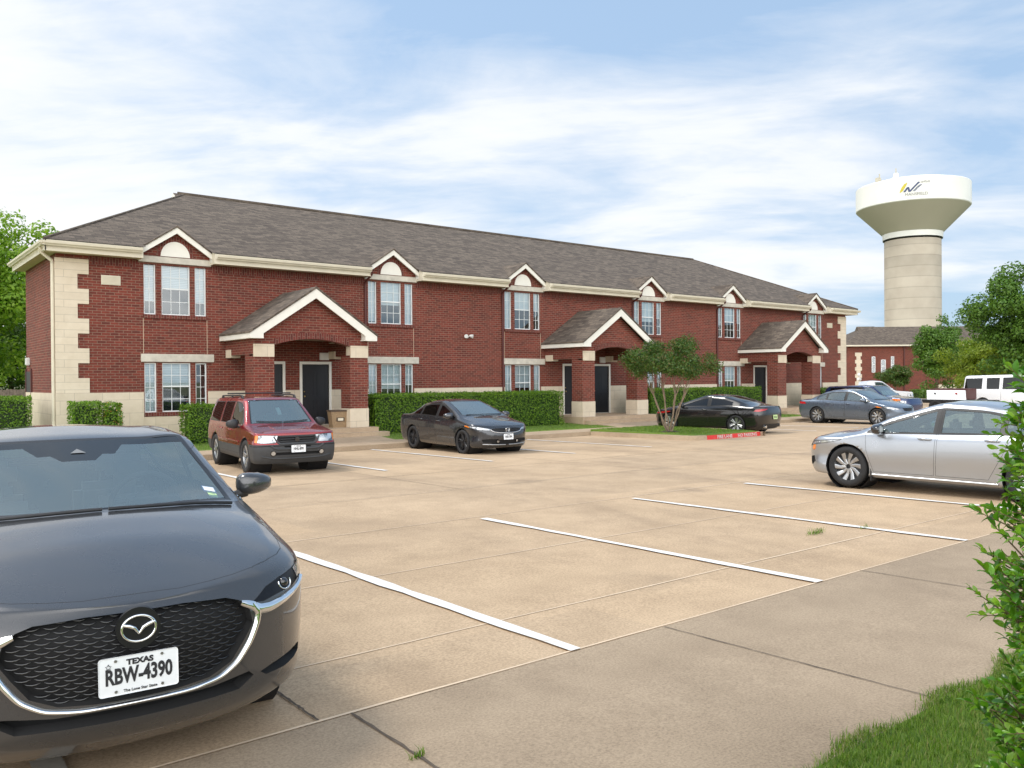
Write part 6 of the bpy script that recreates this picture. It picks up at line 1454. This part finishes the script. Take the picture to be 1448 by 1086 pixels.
# far vehicles
def suv_like(paint,W,H,wb,fo,ro,cw,tpx,belt,nose,rearx,**k):
    xf=wb/2+fo; xr=-(wb/2+ro)
    s=dict(name='parked_suv',wb=wb,fo=fo,ro=ro,W=W,rw=.36,rim=.23,ra=.41,paint=paint,Lf=.4,Lr=.3,ef=.7,er=.5,ns=34,nc=8,dens=.6,crown=.8,seam=.012,
     low=[(.82,.28,.2,.2,.6),(.96,[(xr,.40),(xf,.36)],.05,.05,.4),(1.0,.50,.0,.0,.2),(1.0,.70,.0,.0,.1),(.985,[(xr,belt-.2),(xf,nose-.15)],.03,.02,.1),(.95,[(xr,belt),(cw-.2,belt-.02),(cw+.2,nose+.07),(xf-.1,nose)],.06,.05,.15)],
     rail_y=[(xr,W*.76),(0,W*.76),(tpx,W*.72),(cw,W*.84),(xf,W*.7)],rail_z=[(xr,belt+.2),(xr+rearx,H-.11),(0,H-.05),(tpx,H-.08),(cw,belt+.01),(cw+.2,nose+.09),(xf-.1,nose+.02)],
     prof=[(xr,belt+.25),(xr+rearx,H-.06),(-.3,H),(tpx,H-.03),(cw+.04,belt+.06),(cw+.25,nose+.12),(xf-.1,nose+.03)],pw=.12,rail_sharp=.5,
     screen=(cw+.04,cw-.05,tpx),rear=None,sglass='tint_glass',wglass='screen_glass',mirror=(cw-.32,belt+.02),doormats=['gloss_black'],wheel=dict(n=5,w0=.08,w1=.06,mat='alloy'))
    s.update(k); s.update(xf=xf,xr=xr); return s
NV=suv_like('paint_navy',.92,1.60,2.7,.90,1.0,1.05,.35,1.02,.93,.25,glass=[dict(x=(-.02,.90),n=8,door='door0',mat='screen_glass'),dict(x=(-.95,-.12),n=6,door='door1'),dict(x=(-1.9,-1.05),n=6)],doors=[('door0',[(-.07,1.5),(-.06,.42),(.82,.42),(.95,1.0),(.3,1.5)]),('door1',[(-1.0,1.5),(-1.0,.7),(-.8,.42),(-.08,.42),(-.09,1.5)])],
 regions=[dict(part='headlight',pr=DIAG(45),poly=[(-.98,.72),(-.98,.84),(-.62,.87),(-.60,.74)],mats=['lamp_silver'],seam=.006),dict(part='turn_light',pr=DIAG(60),poly=[(-1.22,.80),(-1.22,.92),(-.86,.93),(-.88,.80)],mats=['amber_lens'],seam=.0),dict(part='taillight',pr=DIAG(140),poly=[(.5,.75),(.5,1.0),(1.1,1.0),(1.1,.75)],mats=['red_lens'],seam=.006)])
build_car(NV,put(40.6,21.85),R(-92),'dark navy blue wagon behind the blue grey sedan','suv')
VN=suv_like('paint_white',1.0,2.06,3.5,.85,1.2,1.75,1.05,1.22,1.08,.16,rw=.37,name='parked_van',glass=[dict(x=(.55,1.55),n=8,door='door0',dt=.1),dict(x=(-.75,.42),n=6,dt=.12),dict(x=(-1.60,-.92),n=6,dt=.12,lean=(.05,.0)),dict(x=(-2.72,-1.82),n=6,dt=.12,lean=(-.06,0))],doors=[('door0',[(.48,1.96),(.48,.5),(1.4,.5),(1.55,1.2),(1.1,1.9)]),('door1',[(-.82,1.96),(-.82,.5),(.46,.5),(.46,1.96)])],
 regions=[dict(part='taillight',pr=DIAG(110),poly=[(2.62,1.02),(2.62,1.20),(2.82,1.20),(2.82,1.02)],mats=['red_lens'],seam=.01),dict(part='headlight',pr=DIAG(45),poly=[(-1.2,.85),(-1.2,1.0),(-.8,1.0),(-.8,.85)],mats=['lamp_silver'],seam=.01)])
build_car(VN,put(50.9,18.7),R(-90),'white passenger van with dark windows partly behind the shrub','van')
# pickup: cab plus bed
def pickup_extra(sh,root,objs,sc):
    mb=MB(); mb.bevbox(-2.55,-.75,-.9,.9,.72,1.12,.03); mb.build('cargo_bed','paint_white',root,off=(0,0,0)); mb=MB(); mb.box(-2.48,-.82,-.82,.82,1.0,1.125); mb.build('bed_floor','black_plastic',root,off=(0,0,0))
PU=suv_like('paint_white',.93,1.86,3.1,.95,1.1,1.15,.45,1.2,1.08,.2,name='pickup_truck',glass=[dict(x=(-.1,1.0),n=7,door='door0',mat='screen_glass')],doors=[('door0',[(-.15,1.75),(-.15,.5),(.85,.5),(1.02,1.15),(.4,1.75)])],regions=[dict(part='headlight',pr=DIAG(45),poly=[(-1.1,.82),(-1.1,.98),(-.7,.98),(-.7,.82)],mats=['lamp_silver'],seam=.01)],extra=pickup_extra)
xr__=PU['xr']; PU['rail_z']=[(xr__,1.14),(-.85,1.15),(-.72,1.2),(-.55,1.74),(0,1.80),(.45,1.76),(1.15,1.21),(1.35,1.17),(PU['xf']-.1,1.10)]; PU['prof']=[(xr__,1.15),(-.85,1.16),(-.72,1.22),(-.55,1.80),(0,1.86),(.45,1.82),(1.19,1.26),(1.4,1.20),(PU['xf']-.1,1.11)]; PU['mirror']=(.85,1.22)
build_car(PU,put(52.6,28.4),R(-38),'white pickup truck half hidden behind the blue grey sedan','truck')
# flatbed trailer with a white side panel
tr=empty('utility_trailer',put(47.3,20.9),'black flatbed utility trailer carrying a white dented side panel','trailer','parked cars',rz=R(-88)); O=(0,0,0)
mb=MB(); mb.bevbox(-2.0,2.0,-.95,.95,.55,.72,.02); mb.tube([(2.0,.6,.6),(3.2,0,.5)],.05,8); mb.tube([(2.0,-.6,.6),(3.2,0,.5)],.05,8); mb.build('chassis','black_metal',tr,off=O)
mb=MB(); mb.add([(-1.0,-.90,.74),(1.0,-.90,.74),(.9,-.72,1.25),(-1.1,-.72,1.25),(-1.0,-.84,.74),(1.0,-.84,.74),(.9,-.66,1.25),(-1.1,-.66,1.25)],[(0,1,2,3),(7,6,5,4),(0,4,5,1),(3,2,6,7),(1,5,6,2),(0,3,7,4)]); mb.build('side_panel','paint_white',tr,off=O)
mb=MB(); mb.bevbox(-1.0,.9,-.6,.8,.73,1.33,.03); mb.build('load_box','downspout_red',tr,off=O)
for x,mm,r in ((-.6,'black_plastic',.05),(.5,'red_lens',.06)):
    mb=MB(); mb.tube([(x,-.86,1.06),(x,-.80-.04,1.08)],r,12); mb.build('marker_light',mm,tr,off=O)
for x in (-.55,.25):
    for sg in (1,-1): make_wheel(tr,(x,.86*sg,.36),.36,.2,.2,dict(n=6,w0=.06,w1=.05,mat='alloy_dark'),sg>0)
